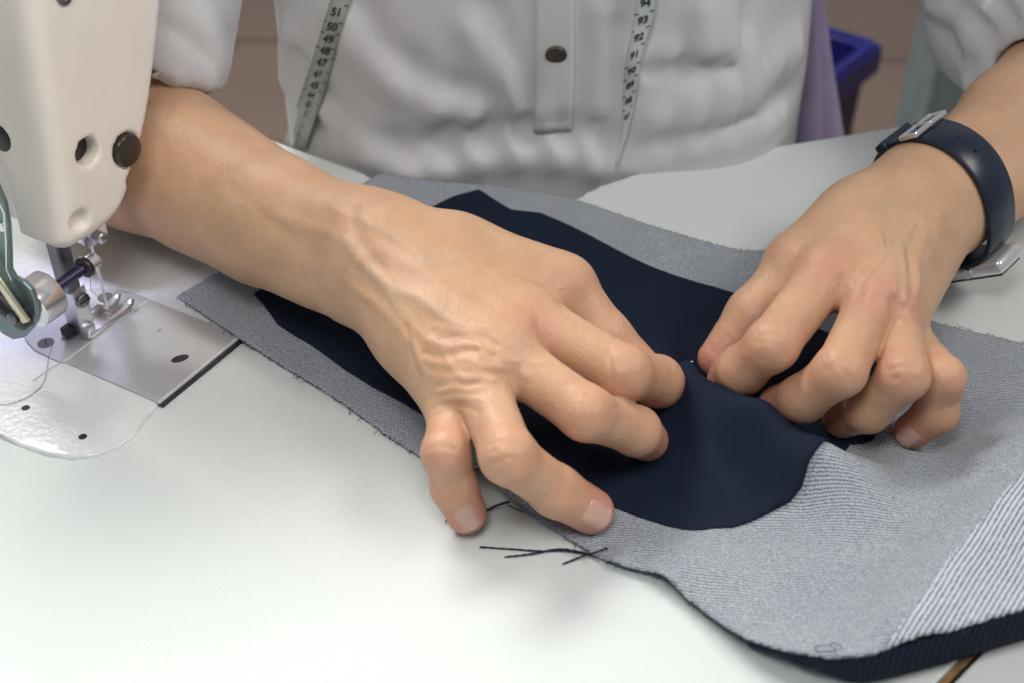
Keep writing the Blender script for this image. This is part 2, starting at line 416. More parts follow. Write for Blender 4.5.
R_ = Arm()
W1, W2 = (374, 243, 52), (354, 281, 38)
R_.b(W1, (280, 212, 50), 18.5, 21.5, 0.008); R_.b((280, 212, 50), (132, 122, 50), 21.5, 31.5, 0.008); R_.b((132, 122, 50), (112, 124, 48), 31.5, 36)
R_.b(W2, (262, 231, 36), 17, 21.5, 0.008); R_.b((262, 231, 36), (140, 160, 40), 21.5, 31, 0.008); R_.b((140, 160, 40), (112, 140, 42), 31, 35)
R_.b((320, 245, 44), (200, 184, 46), 19, 26)
sR = np.array([-0.165, 0.26, TZ+0.30]); R_.bw(P(112, 125, 46), sR, 38, 48)
# metacarpals
R_.b((372, 240, 52), (455, 256, 52), 18, 15); R_.b((390, 255, 52), (530, 320, 47), 17, 12)
R_.b((385, 268, 50), (503, 353, 49), 17, 11.4); R_.b((376, 279, 44), (476, 384, 44), 15.5, 11.5); R_.b((374, 284, 39), (452, 403, 32), 13, 9.8)
R_.b((420, 330, 40), (500, 350, 38), 15, 14)
R_.b((455, 258, 50), (545, 285, 44), 15, 12, 0.010)
R_.f('thumb', [(455, 258, 50), (567, 287, 45), (606, 338, 30), (650, 379, 16)], [14, 11.6, 10.4, 8.6], kr=0.012)
R_.f('index', [(530, 322, 46), (624, 373, 42), (657, 381, 24), (671, 391, 12)], [12, 10.2, 9.8, 8.8])
R_.f('middle', [(503, 355, 46), (586, 413, 42), (636, 431, 25), (647, 440, 12)], [11.2, 9.8, 9.0, 8.2])
R_.f('ring', [(480, 386, 42), (508, 456, 42), (556, 491, 21), (591, 511, 9)], [10.6, 9.6, 9.1, 8.5])
R_.f('pinky', [(452, 408, 32), (446, 453, 34), (454, 487, 19), (466, 513, 8.5)], [9.0, 8.4, 8.1, 7.6])
L_ = Arm()
L_.b((930, 186, 49), (1008, 114, 54), 16.5, 19); L_.b((1008, 114, 54), (1112, 22, 60), 19, 33)
L_.b((955, 216, 39), (1043, 150, 42), 15.5, 21); L_.b((1043, 150, 42), (1130, 48, 50), 21, 33)
sL = np.array([0.215, 0.27, TZ+0.30]); L_.bw(P(1122, 28, 56), sL, 38, 46)
L_.b((922, 182, 50), (858, 222, 50), 17, 15.5); L_.b((924, 185, 52), (828, 272, 51), 16.5, 12.3)
L_.b((932, 198, 50), (876, 298, 50), 16, 11.5); L_.b((932, 210, 46), (890, 318, 43), 14.5, 10.6); L_.b((940, 222, 40), (894, 318, 35), 13.5, 10)
L_.b((880, 245, 40), (880, 285, 38), 15, 13)
L_.b((858, 222, 48), (805, 262, 42), 15, 13)
L_.f('thumb', [(858, 225, 48), (797, 268, 43), (754, 316, 30), (716, 358, 17)], [14, 12.5, 11.5, 7.6], kr=0.012)
L_.f('index', [(827, 274, 50), (772, 345, 46), (742, 370, 29), (728, 380, 17)], [11.4, 9.8, 9.4, 8.4])
L_.f('middle', [(875, 300, 49), (840, 371, 47), (802, 399, 28), (778, 406, 16)], [10.8, 9.4, 8.8, 8.2])
L_.f('ring', [(896, 320, 43), (904, 376, 44), (868, 410, 24), (842, 418, 11)], [9.8, 8.9, 8.4, 7.9])
L_.f('pinky', [(903, 332, 29), (942, 378, 36), (936, 413, 20), (912, 431, 9)], [9, 8.3, 7.9, 7.1], kr=0.005)
def dress(arm, lines):
    fld = arm.core
    for w, amp, pts in lines: arm.det.add(fld, pts, w/1000, amp/1000)
dress(R_, [
 # tendons and veins of the back of the hand
 (4.5, 1.0, [(372, 252), (430, 272), (485, 297), (528, 318)]), (4.0, 0.9, [(375, 272), (430, 305), (470, 335)]),
 (2.3, 0.9, [(330, 205), (368, 225), (400, 240), (432, 262), (462, 262), (500, 275)]), (2.2, 0.8, [(360, 262), (392, 290), (420, 300), (455, 322), (492, 330)]),
 (2.2, 0.9, [(345, 240), (362, 262), (385, 285), (405, 318), (430, 345)]), (2.4, 0.9, [(355, 290), (385, 312), (408, 340), (424, 372)]),
 (3.2, 0.8, [(250, 205), (300, 225), (335, 235), (360, 260)]), (3.4, -0.9, [(352, 205), (358, 240), (378, 268)]), (3.5, -0.8, [(405, 255), (455, 285), (500, 305)]),
 (3.6, -0.7, [(230, 190), (290, 235), (340, 285), (380, 330)]),
 # loose folds towards the little finger
 (1.5, 0.8, [(428, 338), (448, 348), (466, 344), (490, 350), (512, 362)]), (1.3, 0.75, [(424, 360), (446, 364), (468, 358), (484, 366), (508, 368), (530, 374)]), (1.4, 0.75, [(432, 378), (448, 374), (466, 378), (492, 378)]),
 (1.3, 0.7, [(438, 392), (456, 388), (470, 392), (486, 388)]), (1.3, 0.7, [(438, 328), (462, 334), (482, 332), (505, 342)]), (1.3, 0.7, [(410, 336), (420, 354), (426, 378)]), (1.2, 0.6, [(446, 400), (470, 398), (488, 402)]), (1.3, 0.7, [(446, 348), (452, 362), (462, 378)]), (1.3, 0.6, [(478, 344), (488, 358), (502, 370)]),
 (1.2, 0.6, [(470, 322), (500, 330), (530, 345)]), (1.2, 0.6, [(500, 362), (520, 356), (545, 364)]),
 (1.2, -0.6, [(424, 352), (444, 356), (470, 350), (492, 358)]), (1.2, -0.6, [(430, 370), (452, 370), (478, 370), (505, 374)]), (1.2, -0.6, [(436, 385), (456, 382), (480, 384)]),
 (1.0, -0.9, [(432, 408), (444, 404), (458, 405), (478, 412)]), (1.0, -0.7, [(434, 416), (448, 412), (462, 415)]), (1.2, -0.7, [(404, 325), (412, 355), (420, 392)]),
 (1.2, -0.6, [(440, 338), (470, 337), (500, 345)]), (1.4, -1.2, [(545, 300), (560, 312), (580, 322)]), (1.5, 0.8, [(520, 340), (545, 352), (562, 366)]),
 # joints
 (4.5, 0.8, [(529, 318), (540, 324)]), (3.0, -0.9, [(556, 275), (552, 292), (562, 305)]),
 (4.5, 0.45, [(616, 366), (626, 372)]), (1.08, -0.60, [(605, 352), (612, 368), (611, 382)]), (1.08, -0.60, [(618, 358), (624, 372), (622, 386)]),
 (4.5, 0.5, [(582, 405), (590, 412)]), (1.02, -0.60, [(575, 392), (581, 404), (578, 418)]), (1.02, -0.60, [(588, 396), (594, 408), (590, 422)]), (0.96, -0.45, [(581, 393), (587, 405), (583, 420)]),
 (4.5, 0.45, [(503, 450), (508, 458)]), (1.02, -0.68, [(492, 452), (506, 446), (518, 448)]), (1.02, -0.68, [(493, 464), (508, 458), (522, 457)]), (1.02, -0.60, [(497, 474), (512, 468), (524, 466)]), (0.96, -0.52, [(490, 446), (503, 440), (515, 441)]),
 (0.96, -0.60, [(545, 498), (553, 488), (556, 478)]), (0.96, -0.60, [(552, 502), (560, 491), (563, 483)]),
 (4.0, 0.4, [(436, 452), (440, 456)]), (0.96, -0.60, [(428, 450), (440, 446), (455, 450)]), (0.96, -0.60, [(428, 462), (442, 457), (456, 460)]), (0.96, -0.52, [(440, 487), (450, 482), (462, 484)]), (0.96, -0.52, [(442, 494), (452, 489), (464, 490)])])
dress(L_, [
 (4.0, 0.9, [(905, 195), (870, 235), (835, 268)]), (3.6, 1.0, [(925, 205), (900, 250), (882, 292)]), (3.4, 0.9, [(942, 225), (920, 270), (906, 315)]),
 (2.0, 1.5, [(900, 170), (885, 200), (878, 222), (882, 245), (892, 262), (893, 290)]), (1.9, 1.5, [(925, 180), (905, 205), (896, 225), (900, 250), (905, 275), (902, 300)]),
 (2.0, 1.3, [(940, 215), (925, 235), (916, 260), (917, 285), (912, 305)]), (1.8, 0.7, [(896, 232), (880, 242), (865, 255)]), (1.8, -1.2, [(890, 215), (888, 235), (878, 258), (862, 280)]),
 (1.8, -1.2, [(920, 225), (909, 245), (910, 275)]), (2.4, -0.8, [(850, 268), (858, 290), (856, 315)]), (2.2, -0.8, [(893, 300), (895, 318), (888, 335)]),
 (4.8, 1.0, [(820, 268), (835, 268)]), (4.6, 1.0, [(872, 296), (884, 300)]), (4.0, 0.8, [(900, 320), (908, 322)]),
 (5.0, 0.45, [(770, 340), (778, 348)]), (1.02, -0.60, [(760, 332), (775, 334), (788, 343)]), (1.02, -0.60, [(756, 342), (771, 345), (784, 355)]), (0.96, -0.45, [(758, 337), (773, 339), (786, 349)]),
 (4.6, 0.45, [(838, 368), (843, 375)]), (1.02, -0.60, [(826, 362), (840, 362), (852, 370)]), (1.02, -0.60, [(824, 372), (838, 373), (850, 382)]), (0.96, -0.45, [(825, 367), (839, 367), (851, 376)]),
 (4.4, 0.4, [(902, 370), (906, 378)]), (1.02, -0.60, [(889, 370), (901, 367), (914, 371)]), (1.02, -0.60, [(888, 380), (901, 378), (915, 382)]),
 (3.6, 0.4, [(944, 376), (948, 384)]), (1.2, -0.8, [(922, 352), (932, 350), (940, 357)]), (1.0, -0.8, [(765, 282), (775, 296), (778, 305)])])

def tint_of(arm, V, reds, veins):
    t = np.zeros((len(V), 3), np.float32)
    for name, J, R, kr in arm.fing:
        for q, w, a in ((J[1], 0.011, 0.6), (J[-1]+(J[-1]-J[-2])*0.2, 0.017, 0.95), (J[2], 0.011, 0.55)):
            t[:, 0] = np.maximum(t[:, 0], a*np.exp(-((V-q)**2).sum(1)/w**2))
    for px, py, w, a in reds:
        q = hit(arm.core, px, py)
        if q is not None: t[:, 0] = np.maximum(t[:, 0], a*np.exp(-((V-q)**2).sum(1)/(w/1000)**2))
    for pts in veins:
        q = [hit(arm.core, *k) for k in pts]; q = [k for k in q if k is not None]
        for a, b in zip(q, q[1:]): t[:, 2] = np.maximum(t[:, 2], 0.28*np.exp(-(seg_dist(V, a, b)/0.0022)**2))
    return t
def nail_patch(arm, px, py, axis, lx, wy):
    c = hit(arm, px, py); g = grad(arm, c[None])[0].astype(float)
    a = np.array(axis, float); a -= g*(a@g); a /= np.linalg.norm(a); b = np.cross(g, a)
    nu, nv = 15, 13; V = []; F = []
    for i in range(nu):
        for j in range(nv):
            s = (i/(nu-1)*2-1); t = (j/(nv-1)*2-1)
            # square to rounded rectangle
            ss = s*math.sqrt(max(0, 1-0.36*t*t)); tt = t*math.sqrt(max(0, 1-0.30*s*s))
            q = c+a*ss*lx/2+b*tt*wy/2; q = q+g*0.002
            for _ in range(14):
                q = q-g*float(arm(q[None])[0])*0.8
            e = max(abs(s), abs(t)); V.append(q+g*(0.00055*(1-e**5)-0.00025*e**5)+(g*0.0005+a*0.0006 if s > 0.8 else 0))
    for i in range(nu-1):
        for j in range(nv-1):
            k = i*nv+j; F.append((k, k+nv, k+nv+1, k+1))
    V = np.array(V); n = np.cross(V[F[90][1]]-V[F[90][0]], V[F[90][3]]-V[F[90][0]])
    if n@g < 0: F = [f[::-1] for f in F]
    fm = [2 if (k//(nv-1)) >= nu-2 else 1 for k in range(len(F))]
    return V, F, fm
BV, BF, BM, BT = [], [], [], []
def add_part(V, F, fm, T):
    o = sum(len(v) for v in BV); BV.append(np.asarray(V)); BF.extend([tuple(int(i)+o for i in f) for f in F]); BM.extend(fm); BT.append(T)
def arm_mesh(arm, vox, tint, nails):
    pts = [p for a, c, ra, rb, k in arm.base for p in (a, c)]+[p for f in arm.fing for p in f[1]]
    lo = np.min(pts, 0)-0.056; hi = np.max(pts, 0)+0.056
    V, F = surface_nets(arm, lo, hi, vox); V = project(arm, V)
    add_part(V, F, [0]*len(F), tint_of(arm, V, *tint))
    for nl in nails:
        v, f, fm = nail_patch(arm, *nl); add_part(v, f, fm, np.zeros((len(v), 3)))
def ax(arm, i): J = arm.fing[i][1]; return J[-1]-J[-2]
arm_mesh(R_, 0.0010, ([(534, 322, 13, 0.45), (572, 285, 9, 0.3), (545, 335, 6, 0.4), (475, 350, 14, 0.18)],
 [[(368, 225), (400, 240), (432, 262), (462, 262)], [(360, 262), (392, 290), (420, 300), (455, 322)], [(345, 240), (362, 262), (385, 285), (405, 318)]]),
 [(597, 515, ax(R_, 3), 0.0115, 0.0105), (467, 517, ax(R_, 4), 0.0105, 0.0088)])
arm_mesh(L_, 0.0010, ([(828, 268, 13, 0.55), (879, 297, 12, 0.55), (910, 320, 9, 0.4), (905, 300, 12, 0.3)],
 [[(885, 205), (878, 222), (882, 245), (895, 262), (900, 290)], [(915, 205), (898, 225), (902, 250), (912, 275)], [(938, 235), (925, 255), (922, 285)]]),
 [(909, 438, ax(L_, 4), 0.009, 0.008)])
def torso_core(p):
    d = cap(p, np.array([0.02, 0.285, TZ+0.0]), np.array([0.025, 0.28, TZ+0.26]), 0.085, 0.095)
    d = smin(d, cap(p, sR, sL, 0.052, 0.052), 0.05); return smin(d, cap(p, np.array([0.025, 0.27, TZ+0.3]), np.array([0.02, 0.22, TZ+0.42]), 0.05, 0.048), 0.03)
V, F = surface_nets(torso_core, (-0.3, 0.1, TZ-0.15), (0.35, 0.42, TZ+0.52), 0.008); add_part(V, F, [0]*len(F), np.zeros((len(V), 3)))
person = empty('person', (0.02, 0.30, 0)); tag(person, 'person in white linen shirt with rolled sleeves, both hands pinching the navy cloth', 'person')
body = mesh_obj('body', np.concatenate(BV), BF, [M['skin'], M['nail'], M['nailtip']], person, fm=BM)
T = np.concatenate(BT); ca = body.data.color_attributes.new('tint', 'FLOAT_COLOR', 'POINT')
ca.data.foreach_set('color', np.concatenate([T, np.ones((len(T), 1))], 1).astype(np.float32).ravel())

# ------------------------------------------------------------------ cloth on the table
class Height:                               # smooth height surface through (pixel, height) notes
    def __init__(s, pts, extra=(), c=0.007):
        q = [P(*p) for p in pts]+[np.array([e[0], e[1], TZ+e[2]/1000]) for e in extra]
        s.q = np.array(q)[:, :2]; z = np.array(q)[:, 2]-TZ; s.c = c
        d = np.sqrt(((s.q[:, None]-s.q[None])**2).sum(-1)+c*c); n = len(z)
        A = np.zeros((n+1, n+1)); A[:n, :n] = d+np.eye(n)*0.0006; A[:n, n] = 1; A[n, :n] = 1
        s.w = np.linalg.solve(A, np.append(z, 0))
    def __call__(s, xy):
        xy = np.atleast_2d(xy); d = np.sqrt(((xy[:, None]-s.q[None])**2).sum(-1)+s.c**2)
        return np.maximum(d@s.w[:-1]+s.w[-1], 0.0009)
def resample(pts, step):
    pts = np.array(pts); out = []
    for a, b in zip(pts, np.roll(pts, -1, 0)):
        n = max(1, int(np.linalg.norm(b-a)/step)); out += [a+(b-a)*t/n for t in range(n)]
    return np.array(out)
def inside(poly, q):
    x, y = q[:, 0], q[:, 1]; c = np.zeros(len(q), bool); a = poly; b = np.roll(poly, -1, 0)
    for (x1, y1), (x2, y2) in zip(a, b):
        m = ((y1 > y) != (y2 > y)); 
        with np.errstate(divide='ignore', invalid='ignore'): c ^= m & (x < (x2-x1)*(y-y1)/(y2-y1)+x1)
    return c
def sheet(name, outline, hf, step, mats, parent, thick=0.0008, region=None, fray=0.0, seed=1):
    rn = np.random.RandomState(seed)
    ol = resample(outline, step*0.7)
    if fray: ol = ol+rn.normal(0, fray, ol.shape)
    lo, hi = ol.min(0), ol.max(0)
    g = np.stack(np.meshgrid(np.arange(lo[0], hi[0], step), np.arange(lo[1], hi[1], step), indexing='ij'), -1).reshape(-1, 2)
    g = g[inside(ol, g)]
    dmin = np.concatenate([np.sqrt(((c[:, None]-ol[None])**2).sum(-1)).min(1) for c in np.array_split(g, 40)]); g = g[dmin > step*0.6]
    g = g+rn.uniform(-.15, .15, g.shape)*step
    v2 = [Vector(p) for p in np.concatenate([ol, g])]; n = len(ol)
    r = delaunay_2d_cdt(v2, [], [list(range(n))], 1, 1e-7)
    V2 = np.array([tuple(v) for v in r[0]]); F = [f for f in r[2]]
    z = hf(V2)+TZ; V = np.column_stack([V2, z]); 
    cen = np.array([V2[list(f)].mean(0) for f in F]); fm = region(cen) if region is not None else None
    o = mesh_obj(name, V, F, mats, parent, fm=fm)
    if o.data.polygons[0].normal.z < 0: o.data.flip_normals()
    md = o.modifiers.new('thickness', 'SOLIDIFY'); md.thickness = thick; md.offset = 1
    if len(o.data.materials) > 1: md.material_offset = len(o.data.materials)-1; md.material_offset_rim = 0
    return o
ridge = [(688, 371, 20), (720, 389, 24), (768, 411, 26), (822, 444, 24), (868, 462, 19), (925, 482, 13)]
rid = [P(*r) for r in ridge]
extra = []
for i, (q, h) in enumerate(zip(rid, (3, 3, 3, 4, 6, 8))):
    a, b = rid[max(0, i-1)], rid[min(len(rid)-1, i+1)]; t = b-a; t[2] = 0; t /= np.linalg.norm(t); n = np.array([-t[1], t[0], 0])
    if n[1] < 0: n = -n
    k = q+n*(0.013 if i < 5 else 0.02); extra.append((k[0], k[1], h)); k = q+n*0.030; extra.append((k[0], k[1], 2))
low_edge = [(178, 298, 2.6), (240, 340, 2.8), (262, 354, 1.4), (330, 396, 1), (400, 445, 1), (430, 461, 2), (462, 467, 5), (484, 470, 6), (500, 487, 3), (545, 524, 1), (600, 558, 1.5), (622, 567, 3), (641, 569, 4), (660, 576, 5), (684, 595, 5), (706, 613, 5), (745, 639, 8), (790, 652, 13), (838, 658, 18), (885, 650, 22), (950, 632, 24), (1024, 610, 26), (1120, 584, 26)]
far_edge = [(1150, 380, 2), (1024, 345, 1.5), (925, 320, 1), (860, 285, 1), (790, 250, 1), (755, 252, 1.5), (720, 247, 1), (640, 223, 1), (575, 201, 1), (500, 188, 1), (430, 182, 1), (379, 175, 1)]
body_pts = [(215, 290, 2.6), (235, 315, 2.8), (222, 272, 2.6), (300, 330, 1), (300, 260, 1), (420, 330, 1), (420, 400, 1), (500, 300, 1), (600, 250, 1), (600, 320, 1), (700, 290, 1), (560, 420, 1), (480, 440, 2), (560, 500, 1),
 (640, 420, 4), (640, 470, 3), (610, 500, 2), (700, 500, 7), (680, 440, 11), (730, 470, 12), (770, 480, 14), (740, 520, 5), (690, 525, 3), (700, 560, 7), (650, 540, 4), (740, 590, 7), (800, 560, 9), (800, 500, 12), (830, 520, 13), (850, 600, 14), (780, 620, 9), (900, 545, 16), (955, 490, 19), (860, 640, 20),
 (900, 620, 25), (948, 562, 29), (1000, 500, 31), (1060, 425, 30), (1000, 570, 27), (1080, 520, 29), (1000, 420, 6), (1080, 400, 6), (960, 440, 6), (900, 440, 3), (900, 380, 1), (850, 350, 1), (800, 330, 1), (1000, 380, 2)]
H0 = Height(low_edge+far_edge+body_pts+ridge, extra)
def noise2(xy, s, amp, seed):               # soft irregular undulation
    r = np.random.RandomState(seed); o = 0
    for _ in range(7):
        a = r.uniform(0, 6.28); f = r.uniform(0.6, 1.5)*6.28/s; o = o+np.sin(xy[:, 0]*math.cos(a)*f+xy[:, 1]*math.sin(a)*f+r.uniform(0, 6.28))
    return o*amp/7
def Hd(xy): 
    b = H0(xy); return b+np.maximum(noise2(xy, 0.035, 0.0016, 3), -0.0004)*np.clip(b/0.006, 0.1, 1)
ol = [P(*q) for q in low_edge]+[P(*q) for q in far_edge]
ol = np.array([p[:2] for p in ol])
nl = len(low_edge)
ol = np.array([p for p in spline(ol[:nl], 5)]+[p for p in spline(ol[nl:], 5)])
cr = [P(882, 656, 22)[:2], P(948, 562, 29)[:2], P(1024, 470, 31)[:2], P(1090, 385, 30)[:2]]
def flap(cen):
    xs = np.interp(cen[:, 1], [c[1] for c in cr], [c[0] for c in cr]); return (cen[:, 0] > xs).astype(np.int32)
denim = sheet('denim_fabric', ol, Hd, 0.0017, [M['denim'], M['denim_flap'], M['denim_dark']], None, 0.0009, flap, fray=0.00018)
tag(denim, 'large grey-blue denim piece lying wrong side up across the table', 'fabric')
# the turned-under ply showing its dark side below the cut edge at the lower right
eg = [(745, 639, 7), (790, 652, 12), (838, 659, 17), (885, 651, 21), (950, 633, 23), (1024, 611, 25), (1120, 585, 25)]
lo_ = [(752, 641, 0.8), (800, 661, 0.8), (835, 676, 0.8), (868, 682, 0.8), (940, 665, 0.8), (1024, 640, 0.8), (1120, 612, 0.8)]
A = spline([P(*q) for q in eg], 8); B = spline([P(*q) for q in lo_], 8); V = []; F = []
ns = 9
for i, (a, b) in enumerate(zip(A, B)):
    for j in range(ns):
        t = j/(ns-1); q = a*(1-t)+b*t; q = q+np.array([0, 1, 0])*(-0.002*math.sin(t*math.pi))+np.array([0, 0, 1])*0.0008*math.sin(i*0.7+j)*math.sin(t*math.pi); V.append(q)
for i in range(len(A)-1):
    for j in range(ns-1): k = i*ns+j; F.append((k, k+1, k+ns+1, k+ns))
under = mesh_obj('turned_under_ply', V, F, M['denim_dark'], denim); md = under.modifiers.new('thickness', 'SOLIDIFY'); md.thickness = 0.0009
under['label'] = 'dark navy face side of the denim turned under the cut edge'
# frayed yarns on the cut edges (they belong to the denim)
bm = bmesh.new(); rn = np.random.RandomState(11)
cut = resample(np.array([P(*q) for q in low_edge])[:, :3], 0.002); cut = cut[:-int(np.linalg.norm(cut[0]-P(*low_edge[-1]))/0.002)-1]
for q in cut:
    if rn.rand() < 0.55 and q[0] < 0.42:
        d = np.array([rn.normal(0, 1), rn.normal(-0.9, 0.6), rn.normal(0.0, 0.2)]); d /= np.linalg.norm(d); L = rn.uniform(0.0010, 0.0034)
        z = float(Hd(q[None, :2])[0])+TZ; q = np.array([q[0], q[1], z+0.0004]); e = q+d*L; e[2] = max(e[2], TZ+0.0004)
        tube(bm, [q-d*0.001, q+d*L*0.5+np.array([0, 0, 0.0004]), e], 0.00013, 4)
for q in resample(np.array([P(*q) for q in far_edge])[1:, :3], 0.0016):
    if rn.rand() < 0.4 and q[1] < 0.2:
        d = np.array([rn.normal(0, 0.8), rn.normal(0.9, 0.4), 0]); d /= np.linalg.norm(d); z = float(Hd(q[None, :2])[0])+TZ
        q = np.array([q[0], q[1], z+0.0008]); tube(bm, [q-d*0.001, q+d*rn.uniform(0.0006, 0.0022)], 0.00012, 4)
# the small curl of yarn at the lower edge
c0 = P(826, 651, 21); tube(bm, [c0+np.array([math.cos(t)*0.0028*(1+.1*t), math.sin(t)*0.0016, 0.0006+0.0002*t]) for t in np.arange(0, 8, 0.4)], 0.00016, 5)
fr = bm_obj('frayed_yarn', bm, M['thread'], denim); tag(fr, 'short dark frayed yarns along the cut edge', kind='stuff')
def yarn(name, pts, label, parent=None, r=0.00028, mat='thread'):
    bm = bmesh.new(); pts = spline(pts, 8)
    for ph in (0, math.pi):
        pp = []
        for i, q in enumerate(pts): pp.append(q+r*0.75*np.array([math.cos(i*1.3+ph), 0, math.sin(i*1.3+ph)]))
        tube(bm, pp, r, 5)
    o = bm_obj(name, bm, M[mat], parent); tag(o, label, 'thread'); return o
yarn('loose_thread', [P(480, 547, .6), P(510, 549, .6), P(540, 551, .8), P(565, 551, 1), P(592, 556, 3.0)], 'navy thread end lying farthest left below the ring fingertip')
yarn('loose_thread', [P(505, 557, .6), P(530, 554, 1.2), P(560, 549, 1.5), P(585, 553, 3.2), P(597, 558, 3.5)], 'navy thread end arching just over the table below the ring fingertip')
yarn('loose_thread', [P(563, 564, .6), P(580, 557, 1.6), P(593, 553, 3.6), P(607, 548, 3.6)], 'short navy thread crossing the others at the denim edge')
yarn('loose_thread', [P(446, 521, .6), P(470, 517, .8), P(487, 510, 1.6), P(498, 505, 3.0), P(509, 502, 3.2)], 'twisted navy thread poking out from under the little fingertip', r=0.0004)
yarn('loose_thread', [P(508, 505, 1), P(516, 509, 1), P(524, 512, .8)], 'tiny navy thread between the little and ring fingers', r=0.0002)
for pts in ([(184, 310), (190, 318), (197, 316), (204, 322)], [(206, 322), (216, 329), (225, 326), (232, 333)]):
    yarn('loose_thread', [P(x, y, 1.2) for x, y in pts], 'tiny frayed thread %s on the denim corner by the steel slide plate' % ('nearest the tip' if pts[0][0] < 200 else 'farther from the tip'), r=0.0002)
# navy lining piece
lin = [(254, 296), (265, 308), (278, 326), (312, 346), (343, 369), (373, 388), (404, 404), (430, 420), (470, 444), (520, 466), (560, 488), (605, 506), (640, 521), (665, 526), (702, 528), (732, 526), (762, 514), (790, 500), (802, 487), (808, 468), (824, 446), (850, 446), (872, 444), (890, 420), (890, 380), (860, 345), (800, 322), (740, 297), (700, 285), (650, 266), (600, 243), (560, 222), (540, 213), (512, 210), (495, 201), (479, 191), (452, 199), (426, 211), (340, 252), (262, 290)]
ztab = {(640, 521): 3, (665, 526): 4, (702, 528): 5, (732, 526): 6, (762, 514): 9, (790, 500): 13, (802, 487): 16, (808, 468): 20, (824, 446): 25}
lp = np.array([P(x, y, ztab.get((x, y), 2))[:2] for x, y in lin])
def Hl(xy):
    f = 0.0011+np.maximum(noise2(xy, 0.06, 0.0016, 9), -0.0002)
    for a, b, w, am in lin_folds: f = f+am*np.exp(-(seg_dist(xy, a, b)/w)**2)
    return Hd(xy)+f
lin_folds = [(P(690, 372, 20)[:2], P(705, 470, 10)[:2], 0.0035, 0.0016), (P(735, 405, 22)[:2], P(795, 480, 14)[:2], 0.006, 0.0014), (P(683, 372, 20)[:2], P(640, 460, 4)[:2], 0.004, 0.0016), (P(640, 368, 3)[:2], P(560, 345, 2)[:2], 0.003, 0.0012), (P(660, 360, 3)[:2], P(560, 300, 2)[:2], 0.006, 0.0012)]
lining = sheet('lining_fabric', lp, Hl, 0.0019, [M['lining'], M['lining']], None, 0.0004)
tag(lining, 'navy blue lining piece pinched between both hands on top of the denim', 'fabric')
b = bmesh.new(); q = P(691, 362, 23); obox(b, q, (1, 0.3, 0.2), (0, 1, 0), (0, 0, 1), 0.0016, 0.0005, 0.0006, 0.0002); o = bm_obj('chalk_speck', b, M['tape2']); tag(o, 'tiny white fleck of lint on the navy cloth at the pinch', 'lint')

# ------------------------------------------------------------------ sewing machine
MA0 = P(240, 338, 0); MU = np.array([0.865, -0.5018, 0]); MV = np.array([-0.5018, -0.865, 0]); ZZ = np.array([0, 0, 1.0])
def MM(a, b, z=0.0): return MA0+(MU*a+MV*b+ZZ*z)/1000     # along the bed, towards the camera, up (mm)
def onA(px, py, a):                        # sight line meets the plane at a along the bed
    d = ray(px, py); t = ((MA0+MU*a/1000-CAM)@MU)/(d@MU); return CAM+d*t
def onB(px, py, b):
    d = ray(px, py); t = ((MA0+MV*b/1000-CAM)@MV)/(d@MV); return CAM+d*t
def bz(q): return ((q-MA0)@MV*1000, (q[2]-TZ)*1000)
def az(q): return ((q-MA0)@MU*1000, (q[2]-TZ)*1000)
sm = empty('sewing_machine', tuple(MM(-200, 30))); tag(sm, 'cream industrial sewing machine with steel needle plate at the left of the table', 'sewing machine')
def prism(name, ab, z0, z1, mat, bev=0.0, parent=sm, seg=2, smooth=False):
    bm = bmesh.new(); extrude_poly(bm, [MM(a, b, z0) for a, b in ab], ZZ*(z1-z0)/1000, bev/1000, seg); return bm_obj(name, bm, mat, parent, smooth)
bed = [(-420, -70), (-25, -70), (-6, -64), (1, -48), (1, 53), (3, 62), (5.5, 72), (5, 80), (1, 88), (-6, 94), (-16, 97.5), (-30, 99), (-41, 99), (-420, 99)]
bd = prism('bed', [tuple(p) for p in bed], -4, 1.6, M['bed'], 1.8, seg=3); bd.data.polygons.foreach_set('use_smooth', [True]*len(bd.data.polygons)); bd.data.set_sharp_from_angle(angle=0.9)
prism('bed_slot', [(0.9, 0), (3.4, 0), (3.4, 52.8), (0.9, 52.8)], 0.2, 1.72, M['black'])
sp_ = prism('slide_plate', [(-51.8, 0.4), (1.6, 0.4), (1.6, 52.8), (-51.8, 52.8)], 1.55, 2.5, M['plate'], 0.25)
prism('plate_lip', [(0.6, 0.4), (2.0, 0.4), (2.0, 52.8), (0.6, 52.8)], 1.6, 2.62, M['glint'], 0.15)  # highlight along the plate edge, painted as a pale strip
arc = [(-52.8, 0.2), (-62, 0.4), (-71, 1.6), (-80, 6), (-87, 13), (-91, 23), (-90.5, 34), (-86, 44), (-79, 50), (-70, 53.3), (-60, 53.8), (-52.8, 53.8)]
npl = prism('needle_plate', arc, 1.55, 2.3, M['plate'], 0.2)
prism('seam_glint', [(-52.9, 0.2), (-51.7, 0.2), (-51.7, 53.4), (-52.9, 53.4)], 1.6, 2.56, M['glint'], 0.1)  # thin pale strip painting the chamfer highlight where the plates meet
def disc(name, a, b, z, r, h, mat, parent=sm, st=1.0, ang=0.0):
    bm = bmesh.new(); pts = []
    for t in np.arange(28)*2*math.pi/28:
        x, y = r*st*math.cos(t), r*math.sin(t); pts.append(MM(a+x*math.cos(ang)-y*math.sin(ang), b+x*math.sin(ang)+y*math.cos(ang), z))
    extrude_poly(bm, pts, ZZ*h/1000, 0.0); return bm_obj(name, bm, mat, parent, False)
disc('finger_hole', -10.5, 26.5, 2.42, 2.3, 0.16, M['black'], sp_, 1.7, math.radians(-60))
for a, b in ((-32, 16), (-35, 38)): disc('dimple', a, b, 2.42, 0.8, 0.14, M['chrome'], sp_)
